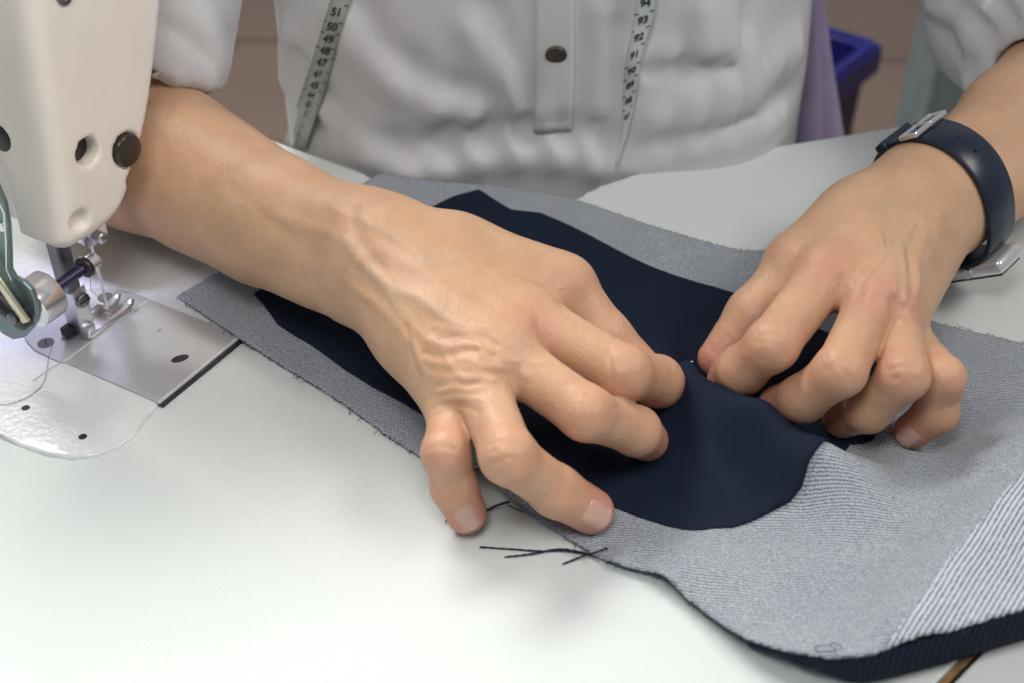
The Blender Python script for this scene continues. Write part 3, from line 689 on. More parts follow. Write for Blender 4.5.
for a, b in ((-70.8, 9.5), (-68.7, 47.5)):
    sc = disc('plate_screw', a, b, 2.2, 3.6, 0.35, M['steel_dark'], npl); disc('screw_slot', a, b, 2.5, 0.5, 0.1, M['black'], sc, 5.5, 0.7)
for a in (-64, -59.5, -55.6): disc('feed_slot', a, 22, 2.25, 0.8, 0.1, M['black'], npl, 11, math.pi/2)
for a, b in ((-44.1, 82), (-11, 83)): disc('bed_hole', a, b, 1.55, 1.7, 0.15, M['black'])
# head and arm, one casting
A0 = -45.0
prof = [bz(onA(x, y, A0)) for x, y in [(33, -420), (33, -60), (33, 0), (38, 50), (45, 100), (52, 145), (58, 180), (62, 215), (66, 246), (75, 250), (86, 243), (99, 233), (111, 221), (119, 210), (124, 198), (127, 188), (125.5, 181), (128, 175), (134, 160), (140, 140), (145, 118), (149, 95), (153, 65), (157, 30), (160, 0), (163, -60), (165, -420)]]
B0 = 36.0
side = [az(onB(x, y, B0)) for x, y in [(33, 262), (32, 218), (28, 208), (22, 192), (16, 176), (5, 150), (-8, 120), (-30, 80)]]
side = [(A0+30, side[0][1]-25), (side[0][0], side[0][1]-25)]+side+[(-430, side[-1][1]+6), (-430, 400), (A0+30, 400)]
zmax = 215.0
def poly_sd(P2, x, y):
    P2 = np.array(P2); a = P2; b = np.roll(P2, -1, 0); d = np.full(len(x), 1e9); c = np.zeros(len(x), bool)
    for (x1, y1), (x2, y2) in zip(a, b):
        ex, ey = x2-x1, y2-y1; h = np.clip(((x-x1)*ex+(y-y1)*ey)/(ex*ex+ey*ey+1e-9), 0, 1)
        d = np.minimum(d, (x-x1-h*ex)**2+(y-y1-h*ey)**2)
        m = ((y1 > y) != (y2 > y)); c ^= m & (x < ex*(y-y1)/(ey if ey else 1e-9)+x1)
    return np.where(c, -1, 1)*np.sqrt(d)
def head_f(p):
    q = p-MA0; a = q@MU*1000; b = q@MV*1000; z = q[:, 2]*1000
    pr = poly_sd(prof, b, z); sd = poly_sd(side, a, z)
    d = smax(smax(pr-1.8, sd-0.5, 3.0), a-A0, np.clip(4+(b-8)*0.25, 3.5, 11))
    zi = az(onB(24, 222, 12))[1]
    inner = np.maximum.reduce([np.abs(b-7)-6, a+68, -(a+425), zi-z])   # far wall of the head, seen in the recess
    d = smin(d, smax(inner, z-(zmax+10), 4), 6)
    col = np.maximum.reduce([np.abs(b-10)-48, np.abs(a+380)-45, -z+1, z-zmax]); d = smin(d, col, 20)
    d = smax(d, z-zmax, 12)
    for (x, y, r, dep) in ((88.5, 152, 6.0, 16), (81, 221, 4.6, 4.0), (127, 150, 7.3, 2.0)):
        h = onA(x, y, A0); hb, hz = bz(h); rr = np.sqrt((b-hb)**2+(z-hz)**2)-r
        d = smax(d, -np.maximum(rr, (A0-dep)-a), 0.9)
    return (d/1000).astype(np.float32)
cs = [MM(a, b) for a in (-432, -35) for b in (-62, 62)]; lo = np.min(cs, 0); hi = np.max(cs, 0); lo[2] = TZ-0.001; hi[2] = TZ+0.225
# fine grid on the visible head, coarse beyond it
def head_near(p): a = (p-MA0)@MU; return np.maximum(head_f(p), (-0.125-a).astype(np.float32))
def head_farp(p): a = (p-MA0)@MU; return np.maximum(head_f(p), (a+0.122).astype(np.float32))
cn = [MM(a, b) for a in (-128, -38) for b in (-62, 62)]
V1, F1 = surface_nets(head_near, list(np.min(cn, 0)[:2])+[TZ+0.03], list(np.max(cn, 0)[:2])+[TZ+0.225], 0.0014)
V2, F2 = surface_nets(head_farp, lo, hi, 0.006)
mesh_obj('head_casting', np.concatenate([V1, V2]), np.concatenate([F1, F2+len(V1)]), M['enamel'], sm)
def onface(name, x, y, prof_, mat, parent=sm, n=32):
    h = onA(x, y, A0); bm = bmesh.new(); lathe(bm, h, MU, [(t/1000, r/1000) for t, r in prof_], n); return bm_obj(name, bm, mat, parent)
onface('rubber_plug', 127, 150, [(-2, 7), (1.0, 7), (1.6, 6.6), (2.1, 5), (2.3, 2.5), (2.3, 0)], plain('plug_brown', (0.03, 0.024, 0.02), 0.25))
onface('hole_liner', 88.5, 152, [(-15.5, 5.6), (-7, 5.7), (-7, 0)], M['black'])
s1 = onface('face_screw', 63.5, -5, [(-1, 3.8), (0.8, 3.8), (1.2, 3.2), (1.2, 0)], M['steel_dark'])
onface('screw_recess', 63.5, -5, [(1.0, 1.9), (1.35, 1.9), (1.35, 0)], M['chrome'], s1)
def onplug(name, px, py, a, r, mat, parent): bm = bmesh.new(); lathe(bm, onA(px, py, a), MU, [(-0.6, r), (0, r), (0, 0)], 12); return bm_obj(name, bm, mat, parent)
# arm plug at the very left edge of the head
bm = bmesh.new(); lathe(bm, onB(2, 138, 38), MV, [(-0.004, 0.0062), (0.0008, 0.0062), (0.0016, 0.0050), (0.0016, 0)], 24); bm_obj('arm_plug', bm, M['black'], sm)
# presser bar, foot, needle
bx = lambda bm, a0, a1, b0, b1, z0, z1, bev=0.3: obox(bm, MM((a0+a1)/2, (b0+b1)/2, (z0+z1)/2), MU, MV, ZZ, abs(a1-a0)/1000, abs(b1-b0)/1000, abs(z1-z0)/1000, bev/1000)
bm = bmesh.new(); bx(bm, -64, -57, 31, 38, 26, 70, 0.8); bm_obj('presser_bar', bm, M['steel_dark'], sm, False)
bm = bmesh.new(); bx(bm, -65, -56, 29.5, 37.5, 8, 27, 0.9); bx(bm, -62, -57, 29, 33, 3.5, 14, 0.6); holder = bm_obj('foot_holder', bm, M['steel'], sm, False)
bm = bmesh.new(); lathe(bm, MM(-56.5, 33.5, 21.5), MU, [(0, .0034), (.002, .0034), (.0026, .0028), (.0026, 0)], 20); hs = bm_obj('clamp_screw', bm, M['steel_dark'], holder)
bm = bmesh.new(); bx(bm, -54.0, -53.6, 30.6, 36.4, 21.0, 22.0, 0.05); bm_obj('screw_slot', bm, M['black'], hs, False)
bm = bmesh.new(); bx(bm, -64, -52.5, 21, 36, 2.9, 5.6, 0.5); bx(bm, -63, -53, 32, 37, 2.8, 9.5, 0.8); bx(bm, -63, -60, 20, 30, 5, 8.5, 0.5)
for a in (-62.3, -54.3):
    pts = [MM(a, 24, 4.2), MM(a, 16, 4.2), MM(a, 11, 5.2), MM(a, 8.5, 7.4)]
    tube(bm, spline(pts, 5), [0.0021]*10+[0.0019]*3+[0.0016]*3, 10)
bx(bm, -60, -57, 12, 24, 3, 4.4, 0.3)
foot = bm_obj('presser_foot', bm, M['steel'], sm); foot.data.set_sharp_from_angle(angle=0.6)
bm = bmesh.new(); bx(bm, -66, -60.5, 34, 41, 2.8, 7.5, 0.8); tube(bm, [MM(-66, 38, 6), MM(-61, 40, 3.4)], 0.0012, 8); bm_obj('foot_spring', bm, M['black'], foot, False)
nx = (-58.3, 19.5)
bm = bmesh.new(); tube(bm, [MM(*nx, 60), MM(*nx, 34), MM(*nx, 8), MM(*nx, 2.5)], [0.0008, 0.0008, 0.00045, 0.0002], 10); bm_obj('needle', bm, M['chrome'], sm)
bm = bmesh.new(); tube(bm, [MM(*nx, 75), MM(*nx, 50)], 0.0034, 20); bm_obj('needle_bar', bm, M['chrome'], sm)
bm = bmesh.new(); lathe(bm, MM(*nx, 42), ZZ, [(0, .002), (.001, .0042), (.008, .0042), (.009, .003)], 20); nc = bm_obj('needle_clamp', bm, M['steel'], sm)
bm = bmesh.new(); lathe(bm, MM(nx[0]+3, nx[1], 47), MU, [(0, .0026), (.005, .0026), (.0056, .002), (.0056, 0)], 16); bm_obj('clamp_screw', bm, M['steel'], nc)
# side lever with its cross shaft
AS = -49.0
q0, q1, q2 = onA(42, 297, AS), onA(97, 257, AS), onA(27, 312, AS)
sd_ = q1-q0; sd_[2] *= 0.4; L_s = np.linalg.norm(sd_); sdn = sd_/L_s
sl = empty('edge_guide_holder', tuple(q0)); bpy.data.objects.remove(sl)
bm = bmesh.new(); lathe(bm, q0, sdn, [(0, .0025), (L_s, .0025)], 24); bm_obj('cross_shaft', bm, M['violet_steel'], sm)
bm = bmesh.new(); lathe(bm, q0+sdn*(L_s-0.0085), sdn, [(0, .0042), (.0004, .0046), (.0024, .0046), (.0028, .0042)], 24); bm_obj('shaft_ring', bm, M['black'], sm)
bm = bmesh.new(); lathe(bm, q0+sdn*(L_s-0.0055), sdn, [(0, .0035), (.0045, .0035), (.0052, .003), (.0055, .0012), (.0055, 0)], 24); bm_obj('shaft_end', bm, M['chrome'], sm)
bm = bmesh.new(); lathe(bm, q0+sdn*(-0.0075), sdn, [(0, .0095), (.0006, .0102), (.0112, .0102), (.012, .0094), (.012, .0035)], 40); bm_obj('collar', bm, M['chrome'], sm)
hub = q0-sdn*0.0085; lb = float((hub-MA0)@MV*1000)
pl = [onB(x, y, lb) for x, y in [(-60, 60), (-12, 150), (0, 182), (8, 200), (12, 222), (13, 250), (14, 268), (18, 275), (27, 279), (35, 287), (39, 299), (40, 313), (36, 326), (28, 335), (17, 337), (6, 331), (-4, 318), (-9, 300), (-14, 270), (-22, 240), (-40, 190), (-95, 80)]]
bm = bmesh.new(); extrude_poly(bm, pl, MV*0.0022, 0.0004, 2, 'both'); lev = bm_obj('lever_plate', bm, M['greensteel'], sm, False)
bm = bmesh.new(); tube(bm, [p+MV*0.0024 for p in [onB(x, y, lb) for x, y in [(0, 190), (9, 210), (11, 240), (11, 266), (16, 277)]]], 0.0004, 8); bm_obj('lever_rim', bm, M['chrome'], lev)
lk = [onB(x, y, lb+6) for x, y in [(-14, 262), (24, 318)]]; t = lk[1]-lk[0]
bm = bmesh.new(); obox(bm, (lk[0]+lk[1])/2, t, np.cross(MV, t/np.linalg.norm(t)), MV, np.linalg.norm(t)+0.004, 0.0046, 0.0022, 0.0008); bm_obj('lever_link', bm, M['brass'], sm)
lk2 = [onB(x, y, lb+3.6) for x, y in [(-16, 282), (21, 317)]]; t2 = lk2[1]-lk2[0]
bm = bmesh.new(); tube(bm, [lk2[0], (lk2[0]+lk2[1])/2, lk2[1]], [0.0048, 0.005, 0.0045], 16); lathe(bm, lk2[1]-MV*0.003, MV, [(0, .0052), (.005, .0052), (.0056, .0045), (.0056, 0)], 20); bm_obj('lever_arm', bm, M['black'], sm)
bm = bmesh.new(); lathe(bm, onB(13, 318, lb+7), MV, [(0, .0026), (.001, .0026), (.0014, .002), (.0014, 0)], 16); bm_obj('link_screw', bm, M['steel_dark'], sm)
bm = bmesh.new(); lathe(bm, onB(2, 226, lb+2), MV, [(0, .0020), (.001, .0020), (.001, 0)], 16); bm_obj('lever_rivet', bm, M['chrome'], lev)
# sewing lamp under the head
bm = bmesh.new(); lathe(bm, MM(-71, 18, 62), ZZ, [(0, .002), (.004, .003), (.010, .003)], 20); bm_obj('lamp_housing', bm, M['enamel'], sm)
ll = bpy.data.lights.new('sewing_lamp', 'SPOT'); ll.energy = 0.35; ll.color = (0.70, 0.66, 1.0); ll.shadow_soft_size = 0.004; ll.spot_size = 2.5; ll.spot_blend = 0.8
lo_l = bpy.data.objects.new('sewing_lamp', ll); link(lo_l); lo_l.location = MM(-71, 22, 59)
th = yarn('loose_thread', [P(53, 345, 4), P(49, 356, 3), P(47, 370, 2.4), (P(42, 385, 2.2)), P(28, 397, 2.1), P(8, 404, 2.1), P(-12, 405, 2.1)], 'fine grey thread curving from the presser foot across the machine bed', r=0.00013, mat='thread_grey')
bm = bmesh.new(); tube(bm, [P(62, 362, 3.2), P(48, 370, 2.8), P(33, 381, 2.2)], 0.00016, 5)
tag(bm_obj('loose_thread', bm, M['thread_grey']), 'short straight thread tail on the machine bed', 'thread')
th2 = bmesh.new(); tube(th2, [onA(86, 236, -56), onA(89, 262, -56), onA(91, 290, -57), MM(nx[0]-.4, nx[1], 9)], 0.00013, 6); bm_obj('needle_thread', th2, M['thread_grey'], sm)

# ------------------------------------------------------------------ shirt
SH = Detail()
elb_R = P(118, 128, 46); elb_L = P(1120, 24, 58)
pR = [PY(160, 48, 0.115), PY(218, 78, 0.125)]; nR = np.cross(pR[1]-pR[0], np.array([0, 1.0, -0.15])); nR /= np.linalg.norm(nR)
if nR[2] < 0: nR = -nR
fL = P(1112, 18, 60)-P(1008, 112, 50); fL /= np.linalg.norm(fL); cL = P(1012, 64, 64)
def shirt_core(p):
    p = np.asarray(p, np.float32)
    x = (p[:, 0]-0.018)/(0.150+0.10*np.clip(p[:, 2]-(TZ+0.12), 0, 0.2)); y = (p[:, 1]-0.262)/0.118; k = (np.abs(x)**3.2+np.abs(y)**3.2)**(1/3.2)
    d = smax((k-1)*0.118, np.abs(p[:, 2]-(TZ+0.06))-0.26, 0.03)
    d = smin(d, cap(p, sR, sL, 0.066, 0.066), 0.05)
    a = cap(p, sR, elb_R+np.array([0.005, 0.004, 0.01]), 0.074, 0.048); a = smax(a, -((p-pR[0])@nR), 0.004)
    a = np.maximum(a, -R_.core(p)+0.0008)
    l = cap(p, sL, elb_L+np.array([-0.046, 0.01, 0.012]), 0.070, 0.060); l2 = cap(p, elb_L+np.array([-0.012, 0, 0]), P(1010, 95, 60)+np.array([0.002, 0, 0.006]), 0.056, 0.036)
    l = smin(l, l2, 0.02); l = smax(l, -((p-cL)@fL), 0.004); l = np.maximum(l, -L_.core(p)+0.0008)
    return smin(smin(d, a, 0.02), l, 0.02).astype(np.float32)
def shirt_f(p):
    p = np.asarray(p, np.float32); d = shirt_core(p); m = np.abs(d) < 0.02
    if SH.items and m.any(): d[m] -= SH(p[m])
    return d
folds = [ # (width mm, height mm, pixels) soft folds of the linen
 (11, 5, [(345, 20), (370, 60), (420, 95), (470, 110)]), (9, -5, [(362, 5), (390, 50), (430, 80), (480, 96)]), (8, -3.5, [(325, 95), (360, 130), (420, 150), (470, 150)]),
 (10, 5, [(330, 112), (370, 148), (410, 165)]), (10, -6, [(400, 150), (450, 138), (520, 134), (590, 135)]), (11, 6, [(410, 175), (480, 160), (560, 155), (600, 165)]),
 (9, 4, [(470, 30), (500, 70), (525, 110)]), (7, -3, [(492, 10), (515, 60), (528, 100)]), (6, 3, [(600, 10), (606, 60), (598, 110)]), (6, -3, [(618, 30), (618, 100), (606, 150)]),
 (12, 6, [(700, 10), (720, 45), (728, 55)]), (8, -6, [(760, -10), (735, 40), (720, 62), (690, 66)]), (7, -3.5, [(650, 70), (690, 66), (730, 66)]), (9, 3.5, [(640, 62), (680, 55), (715, 52)]),
 (12, 5, [(650, 120), (720, 100), (790, 50)]), (8, -3.5, [(660, 140), (730, 125), (795, 90)]), (9, -4, [(770, 0), (768, 50), (775, 100)]), (7, 3, [(640, 165), (700, 145), (780, 118)]),
 (8, 5, [(292, 30), (284, 80), (281, 112)]), (7, -4, [(300, 60), (302, 100), (312, 130)]), (4, 2, [(640, 78), (655, 82), (668, 78)]), (3, -1.5, [(640, 74), (656, 76), (670, 72)]),
 (2, -0.9, [(577, -30), (577, 60), (577, 134)]), (2, -0.9, [(531, -30), (531, 60), (533, 134)]), (1.8, -0.9, [(636, 68), (700, 72), (800, 74)]),
 (7, 3.5, [(175, 5), (200, 25), (222, 60)]), (5, -3, [(205, -5), (225, 20), (236, 45)]), (4, -2.5, [(168, 30), (190, 45), (214, 72)]), (5, 2.5, [(165, 45), (192, 62), (212, 76)]),
 (6, 5, [(930, 8), (960, 20), (985, 50), (990, 75)]), (4, -4, [(950, -5), (980, 25), (996, 62)]), (5, 4.5, [(975, -5), (998, 20), (1008, 55)]), (4, -4, [(995, -5), (1010, 15), (1018, 45)]), (5, -4, [(930, 20), (950, 40), (965, 66)]), (4, 3, [(1010, -5), (1022, 10), (1030, 30)])]
for w, a, pts in folds: SH.add(shirt_core, pts, w/1000, a*1.35/1000)
V, F = surface_nets(shirt_f, (-0.30, 0.05, TZ-0.21), (0.46, 0.42, TZ+0.39), 0.0035, 8)
rip = np.zeros(len(V))
r_ = np.random.RandomState(2)
for _ in range(10):
    d = r_.normal(0, 1, 3); d /= np.linalg.norm(d); rip += np.sin(V@d*r_.uniform(30, 110)+r_.uniform(0, 6))
V = V+grad(shirt_f, V, 0.002)*(rip*0.0006)[:, None]
shirt = mesh_obj('shirt', V, F, M['shirt'], person)
def hitv(field, pix, t0=0.3, it=110):
    d = np.array([ray(x, y) for x, y in pix]); t = np.full(len(d), t0)
    for _ in range(it): t = t+np.clip(field((CAM+d*t[:, None]).astype(np.float32)), -0.004, 0.05)*0.7
    return CAM+d*t[:, None]
def patch(name, L, R, ny, nx, offz, mat, parent=None, thick=0.001, field=shirt_f, fn=None):
    Ls = spline([np.array(p, float) for p in L], ny); Rs = spline([np.array(p, float) for p in R], ny)
    pix = [a*(1-t)+b*t for a, b in zip(Ls, Rs) for t in np.linspace(0, 1, nx)]
    V = hitv(field, pix); V = V-np.array(FW)*offz
    if fn is not None: V = fn(V.reshape(len(Ls), nx, 3)).reshape(-1, 3)
    F = [(i*nx+j, i*nx+j+1, (i+1)*nx+j+1, (i+1)*nx+j) for i in range(len(Ls)-1) for j in range(nx-1)]
    o = mesh_obj(name, V, F, mat, parent); md = o.modifiers.new('thickness', 'SOLIDIFY'); md.thickness = thick; md.offset = 0; return o, V.reshape(len(Ls), nx, 3)
pk, pv = patch('placket', [(534, -60), (534, 0), (535, 60), (534, 132)], [(573, -60), (574, 0), (574, 60), (572, 130)], 12, 9, 0.0012, M['shirt'], shirt, 0.0016)
def soft(G):                                # a stiffer band: keeps only the broad shape of the cloth below
    K = G.copy()
    for _ in range(30): K[1:-1] = (K[:-2]+K[2:]+2*K[1:-1])/4
    return K-FW*0.0035
qb = hitv(shirt_f, [(556, 50)])[0]; nb = np.array([0, -0.88, -0.38]); 
bm = bmesh.new(); lathe(bm, qb+nb*0.002, nb, [(0, .0052), (.0012, .0055), (.0020, .0052), (.0022, .0042), (.0016, .0034), (.0014, 0)], 28); bt = bm_obj('button', bm, M['brown'], shirt); bt['label'] = 'small dark brown button on the placket'
# measuring tape round the neck: two hanging ends
tape = empty('measuring_tape', tuple(hitv(shirt_f, [(340, 0)])[0])); tag(tape, 'grey-green measuring tape with dark numerals hanging down both sides of the white shirt', 'measuring tape')
Lf = [(356, -75), (344, -35), (333, 0), (321, 40), (309, 78), (297, 112), (285, 147)]; Rf = [(374, -72), (362, -33), (352, 2), (340, 43), (329, 82), (318, 116), (306, 152)]
def lift(k):
    def f(G):
        K = G.copy()
        for _ in range(14): K[1:-1] = (K[:-2]+K[2:]+2*K[1:-1])/4
        return K-FW*k
    return f
t1, g1 = patch('tape_end', Lf, Rf, 8, 5, 0.0015, M['tape'], tape, 0.0006, fn=lift(0.0035))
Lr = [(641, -75), (638, -35), (635, 0), (632, 25), (625, 62), (622, 87), (621, 115), (621, 140), (614, 165)]; Rr = [(664, -75), (659, -35), (654, 0), (652, 20), (641, 55), (637, 80), (633, 108), (626, 137), (616, 166)]
t2, g2 = patch('tape_end', Lr, Rr, 8, 5, 0.0015, M['tape2'], tape, 0.0006, fn=lift(0.0035))
def txt_mesh(s):
    c = bpy.data.curves.new('t', 'FONT'); c.body = s; c.align_x = 'CENTER'; c.align_y = 'CENTER'; c.size = 1; c.offset = 0.035
    o = bpy.data.objects.new('t', c); link(o); dg = bpy.context.evaluated_depsgraph_get(); me = bpy.data.meshes.new_from_object(o.evaluated_get(dg))
    V = np.array([v.co[:] for v in me.vertices]); F = [tuple(p.vertices) for p in me.polygons]; bpy.data.objects.remove(o); bpy.data.curves.remove(c); bpy.data.meshes.remove(me); return V, F
def numerals(G, start, step, size, name, mat, par):
    cen = G[:, 2]; seg = np.linalg.norm(np.diff(cen, axis=0), axis=1); cum = np.concatenate([[0], np.cumsum(seg)]); V = []; F = []; k = 0
    s = 0.004
    while s < cum[-1]-0.002:
        i = min(np.searchsorted(cum, s), len(cum)-1); j = max(i-1, 0); t = (s-cum[j])/max(cum[i]-cum[j], 1e-6); c = cen[j]*(1-t)+cen[i]*t
        e = (G[i, -1]-G[i, 0]); w = np.linalg.norm(e); 
        if w < 0.004: break
        e /= w; dn = (cen[i]-cen[j]); dn /= np.linalg.norm(dn); n = np.cross(e, dn); n = n if n@FW < 0 else -n; up = -dn
        tv, tf = txt_mesh(str(start-k)); sz = min(size, w*0.55); o = len(V)
        V += [c+n*0.0009+(e*v[0]*1.0+up*v[1])*sz for v in tv]; F += [tuple(a+o for a in f) for f in tf]
        for sd in (0, -1):                  # centimetre tick at each border
            p0 = (G[i, sd]+up*step*0.5); o = len(V); sg = e if sd == 0 else -e
            V += [p0+n*.0009, p0+sg*w*0.22+n*.0009, p0+sg*w*0.22+up*.0007+n*.0009, p0+up*.0007+n*.0009]; F.append((o, o+1, o+2, o+3))
        s += step; k += 1
    return mesh_obj(name, V, F, mat, par, smooth=False)
numerals(g1, 56, 0.0088, 0.0078, 'numerals', M['ink'], t1); numerals(g2, 98, 0.0088, 0.007, 'numerals', M['ink'], t2)
# trousers and lower body (below the table)
def legs_f(p):
    d = cap(p, np.array([-0.07, 0.30, 0.57]), np.array([0.11, 0.30, 0.57]), 0.10, 0.10)
    for s in (-1, 1):
        k = np.array([0.02+s*0.12, -0.10, 0.56]); d = smin(d, cap(p, np.array([0.02+s*0.09, 0.27, 0.56]), k, 0.082, 0.060), 0.03)
        d = smin(d, cap(p, k, np.array([0.02+s*0.12, -0.08, 0.10]), 0.058, 0.04), 0.02)
    return d
V, F = surface_nets(legs_f, (-0.30, -0.22, 0.02), (0.34, 0.44, 0.70), 0.012); mesh_obj('trousers', V, F, M['trousers'], person)
for s in (-1, 1):
    def shoe(p, s=s):
        return np.maximum(smin(cap(p, np.array([0.02+s*0.12, -0.06, 0.045]), np.array([0.02+s*0.125, -0.20, 0.03]), 0.042, 0.036), cap(p, np.array([0.02+s*0.12, -0.08, 0.05]), np.array([0.02+s*0.12, -0.08, 0.09]), 0.04, 0.043), 0.02), (0.001-p[:, 2]))
    V, F = surface_nets(shoe, (0.02+s*0.12-0.07, -0.27, -0.01), (0.02+s*0.12+0.07, 0.02, 0.15), 0.006); mesh_obj('shoe', V, F, M['dark_plastic'], person)

# ------------------------------------------------------------------ wristwatch
wc = P(955, 202, 44); wd = P(1020, 136, 49)-P(938, 206, 44); wd /= np.linalg.norm(wd)
wx = np.cross(ZZ, wd); wx /= np.linalg.norm(wx); wy = np.cross(wd, wx)      # wy points up
NA = 72; rad = []
for k in range(NA):
    th = k*2*math.pi/NA; dr = wx*math.cos(th)+wy*math.sin(th); rr = 0.010
    rm = 0
    for off_ in (-0.011, 0, 0.011):
        rr = 0.010
        for _ in range(50): rr -= float(L_.core((wc+dr*rr+wd*off_)[None].astype(np.float32))[0])*0.7
        rm = max(rm, rr)
    rr = rm
    rad.append(rr)
rad = np.array(rad)
for _ in range(6): rad = (np.roll(rad, 1)+np.roll(rad, -1)+2*rad)/4
pixof = lambda q: (512+F_PX*((q-CAM)@RT)/((q-CAM)@FW), 341.5-F_PX*((q-CAM)@UP)/((q-CAM)@FW))
ringp = [wc+(wx*math.cos(k*2*math.pi/NA)+wy*math.sin(k*2*math.pi/NA))*(rad[k]+0.0012) for k in range(NA)]
def near(px, py, front=True):
    s = [np.hypot(pixof(q)[0]-px, pixof(q)[1]-py) for q in ringp]; return int(np.argmin(s))
kb = near(924, 150); kc = near(978, 258)
print('WATCH', kb, kc, [tuple(np.round(pixof(q))) for q in ringp[::6]])
slack = np.array([0.003*math.exp(-(((k-kc+NA/2) % NA-NA/2)/9.0)**2) for k in range(NA)])
bm = bmesh.new(); rows = []
hw = 0.0108; sec = [(-hw, 0), (-hw, .0018), (-hw+.0012, .0026), (hw-.0012, .0026), (hw, .0018), (hw, 0), (hw-.001, -.0004), (-hw+.001, -.0004)]
for k in range(NA):
    th = k*2*math.pi/NA; dr = wx*math.cos(th)+wy*math.sin(th); r = rad[k]+0.0003+slack[k]
    rows.append([bm.verts.new(wc+dr*(r+h)+wd*w) for w, h in sec])
for k in range(NA):
    a, b = rows[k], rows[(k+1) % NA]
    for j in range(8): bm.faces.new((a[j], a[(j+1) % 8], b[(j+1) % 8], b[j]))
watch = empty('wristwatch', tuple(wc)); tag(watch, 'wristwatch with navy rubber strap, silver buckle and silver case on the bare wrist', 'wristwatch')
st = bm_obj('strap', bm, M['rubber'], watch)
def ring_frame(k):
    th = k*2*math.pi/NA; dr = wx*math.cos(th)+wy*math.sin(th); tg = -wx*math.sin(th)+wy*math.cos(th); k = int(k) % NA; return wc+dr*(rad[k]+0.0003+slack[k]), dr, tg
for dk in (5.0, 8.6, 12.0):
    sg = 1 if pixof(ringp[(kb+8) % NA])[0] > pixof(ringp[(kb-8) % NA])[0] else -1
    c, dr, tg = ring_frame(kb+sg*dk); bm = bmesh.new(); lathe(bm, c+dr*0.0021, dr, [(0, .0011), (.00062, .0011), (.00062, 0)], 14); bm_obj('strap_hole', bm, M['black'], st)
c, dr, tg = ring_frame(kb); bm = bmesh.new()
cc = c+dr*0.0034
for s in (-1, 1): obox(bm, cc+wd*s*0.0120, tg, wd, dr, 0.0085, 0.0018, 0.0022, 0.0006)
for s in (-1, 1): obox(bm, cc+tg*s*0.0038, tg, wd, dr, 0.0018, 0.0258, 0.0026, 0.0008)
obox(bm, cc+dr*0.0006, tg, wd, dr, 0.010, 0.0018, 0.0014, 0.0004)
bm_obj('buckle', bm, M['chrome'], watch, False)
c, dr, tg = ring_frame(kb-sg*5); bm = bmesh.new(); obox(bm, c+dr*0.002, tg, wd, dr, 0.006, 0.0236, 0.0052, 0.0012); bm_obj('keeper_loop', bm, M['rubber'], watch, False)
c, dr, tg = ring_frame(kc); bm = bmesh.new(); obox(bm, c+dr*0.0038, tg, wd, dr, 0.033, 0.0215, 0.0072, 0.0028, 4); cs_ = bm_obj('case', bm, plain('silver_case', (0.75, 0.75, 0.76), 0.25, 0.6), watch); cs_['label'] = 'silver case'
bm = bmesh.new(); obox(bm, c+dr*0.0078, tg, wd, dr, 0.028, 0.017, 0.0016, 0.0006); bm_obj('screen', bm, M['screen'], cs_, False)
bm = bmesh.new(); lathe(bm, c+dr*0.004+wd*-0.0102, -wd, [(0, .0022), (.0018, .0022), (.0018, 0)], 16); bm_obj('crown', bm, M['chrome'], cs_)

# ------------------------------------------------------------------ behind the person
lv = [(772, -40), (790, 0), (795, 60), (792, 150), (790, 260)]; rv = [(816, -90), (822, 0), (826, 55), (838, 132), (858, 250)]
La = spline([np.array(p, float) for p in lv], 8); Ra = spline([np.array(p, float) for p in rv], 8); n1 = min(len(La), len(Ra)); V = []; F = []
for i in range(n1):
    for j in range(14):
        t = j/13; q = PY(*(La[i]*(1-t)+Ra[i]*t), 0.335+0.03*t); q = q+np.array([0, 1, 0])*0.006*math.sin(t*9+i*0.12)+np.array([0, 0.02*t*t, 0]); V.append(q)
for i in range(n1-1):
    for j in range(13): k = i*14+j; F.append((k, k+1, k+15, k+14))
lav = mesh_obj('cloth_drape', V, F, M['lavender']); md = lav.modifiers.new('thickness', 'SOLIDIFY'); md.thickness = 0.006; tag(lav, 'lavender cloth hanging behind the white shirt above the table edge', 'cloth')
# blue bin
rz = -330
c0 = P(886, 41, rz); e1 = P(812, 20, rz)-c0; e1 /= np.linalg.norm(e1); e2 = P(838, 82, rz)-c0; e2 -= e1*(e1@e2); e2 /= np.linalg.norm(e2)
w1_, w2_ = 0.30, 0.24; H = TZ+rz/1000
bin_ = empty('blue_bin', (float(c0[0]), float(c0[1]), 0)); tag(bin_, 'royal blue open plastic bin on the floor behind the table', 'bin')
def ringq(off, z, tp=0.0): return [c0+e1*off+e2*off+ZZ*(z-H)+(e1+e2)*tp, c0+e1*(w1_-off)+e2*off+ZZ*(z-H)+(-e1+e2)*tp, c0+e1*(w1_-off)+e2*(w2_-off)+ZZ*(z-H)+(-e1-e2)*tp, c0+e1*off+e2*(w2_-off)+ZZ*(z-H)+(e1-e2)*tp]
bm = bmesh.new(); rg = [[bm.verts.new(q) for q in ringq(o, z, t)] for o, z, t in ((0.008, 0.0, 0.012), (0.008, H-0.03, 0.003), (0.012, H-0.03, 0.003), (0.012, 0.01, 0.012))]
for a, b in zip(rg, rg[1:]):
    for k in range(4): bm.faces.new((a[k], a[(k+1) % 4], b[(k+1) % 4], b[k]))
bm.faces.new(rg[0][::-1]); bm.faces.new(rg[-1]); bmesh.ops.bevel(bm, geom=[e for e in bm.edges if abs((e.verts[0].co-e.verts[1].co).z) > 0.2], offset=0.012, segments=3, affect='EDGES')
bm_obj('body', bm, plain('dark_blue_plastic', (0.006, 0.007, 0.06), 0.45), bin_, False)
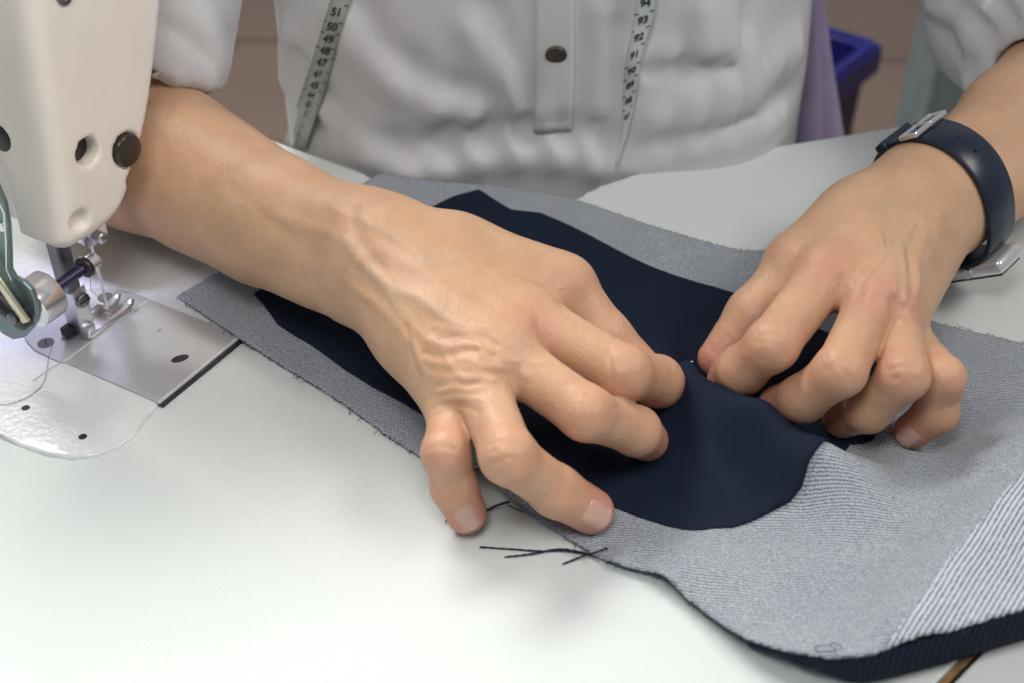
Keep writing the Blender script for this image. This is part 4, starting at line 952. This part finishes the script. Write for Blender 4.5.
bm = bmesh.new(); rg = [[bm.verts.new(q) for q in ringq(o, z)] for o, z in ((0.0, H-0.045), (0.0, H), (0.022, H), (0.022, H-0.045))]
for a, b in zip(rg, rg[1:]+rg[:1]):
    for k in range(4): bm.faces.new((a[k], a[(k+1) % 4], b[(k+1) % 4], b[k]))
bmesh.ops.bevel(bm, geom=bm.edges[:], offset=0.006, segments=3, affect='EDGES'); bm_obj('rim', bm, M['blue'], bin_)
V = []; F = []; r_ = np.random.RandomState(4)
for i in range(12):
    for j in range(10): V.append(c0+e1*(0.02+i*0.26/11)+e2*(0.02+j*0.20/9)+ZZ*(-0.16+0.05*math.sin(i*1.3)*math.cos(j*1.1)+r_.uniform(-.012, .012)))
for i in range(11):
    for j in range(9): k = i*10+j; F.append((k, k+1, k+11, k+10))
o = mesh_obj('fabric_scraps', V, F, M['paper']); tag(o, 'pale crumpled fabric scraps inside the royal blue bin', 'scraps', kind='stuff')
# grey steel stand
sp = empty('steel_stand', (0, 0, 0)); pb = PY(938, 70, 0.75); sp.location = (pb[0], pb[1], 0); tag(sp, 'grey-green steel machine stand on the brown floor below the rolled sleeve', 'stand')
bm = bmesh.new(); obox(bm, (pb[0], pb[1], 0.37), (1, 0.2, 0), (-0.2, 1, 0), ZZ, 0.040, 0.06, 0.74, 0.005); bm_obj('post', bm, M['grey_metal'], sp, False)
bm = bmesh.new(); obox(bm, (pb[0]+0.16, pb[1]+0.03, 0.42), (1, 0.2, 0), (-0.2, 1, 0), ZZ, 0.28, 0.02, 0.12, 0.004); bm_obj('crossbar', bm, M['grey_metal'], sp, False)
bm = bmesh.new(); obox(bm, (pb[0]+0.14, pb[1]+0.05, 0.62), (1, 0.2, 0), (-0.2, 1, 0), ZZ, 0.24, 0.10, 0.22, 0.004); bm_obj('motor_box', bm, M['dark_plastic'], sp, False)
bm = bmesh.new(); obox(bm, (pb[0], pb[1], 0.02), (1, 0.2, 0), (-0.2, 1, 0), ZZ, 0.06, 0.2, 0.04, 0.006); bm_obj('foot_bar', bm, M['grey_metal'], sp, False)
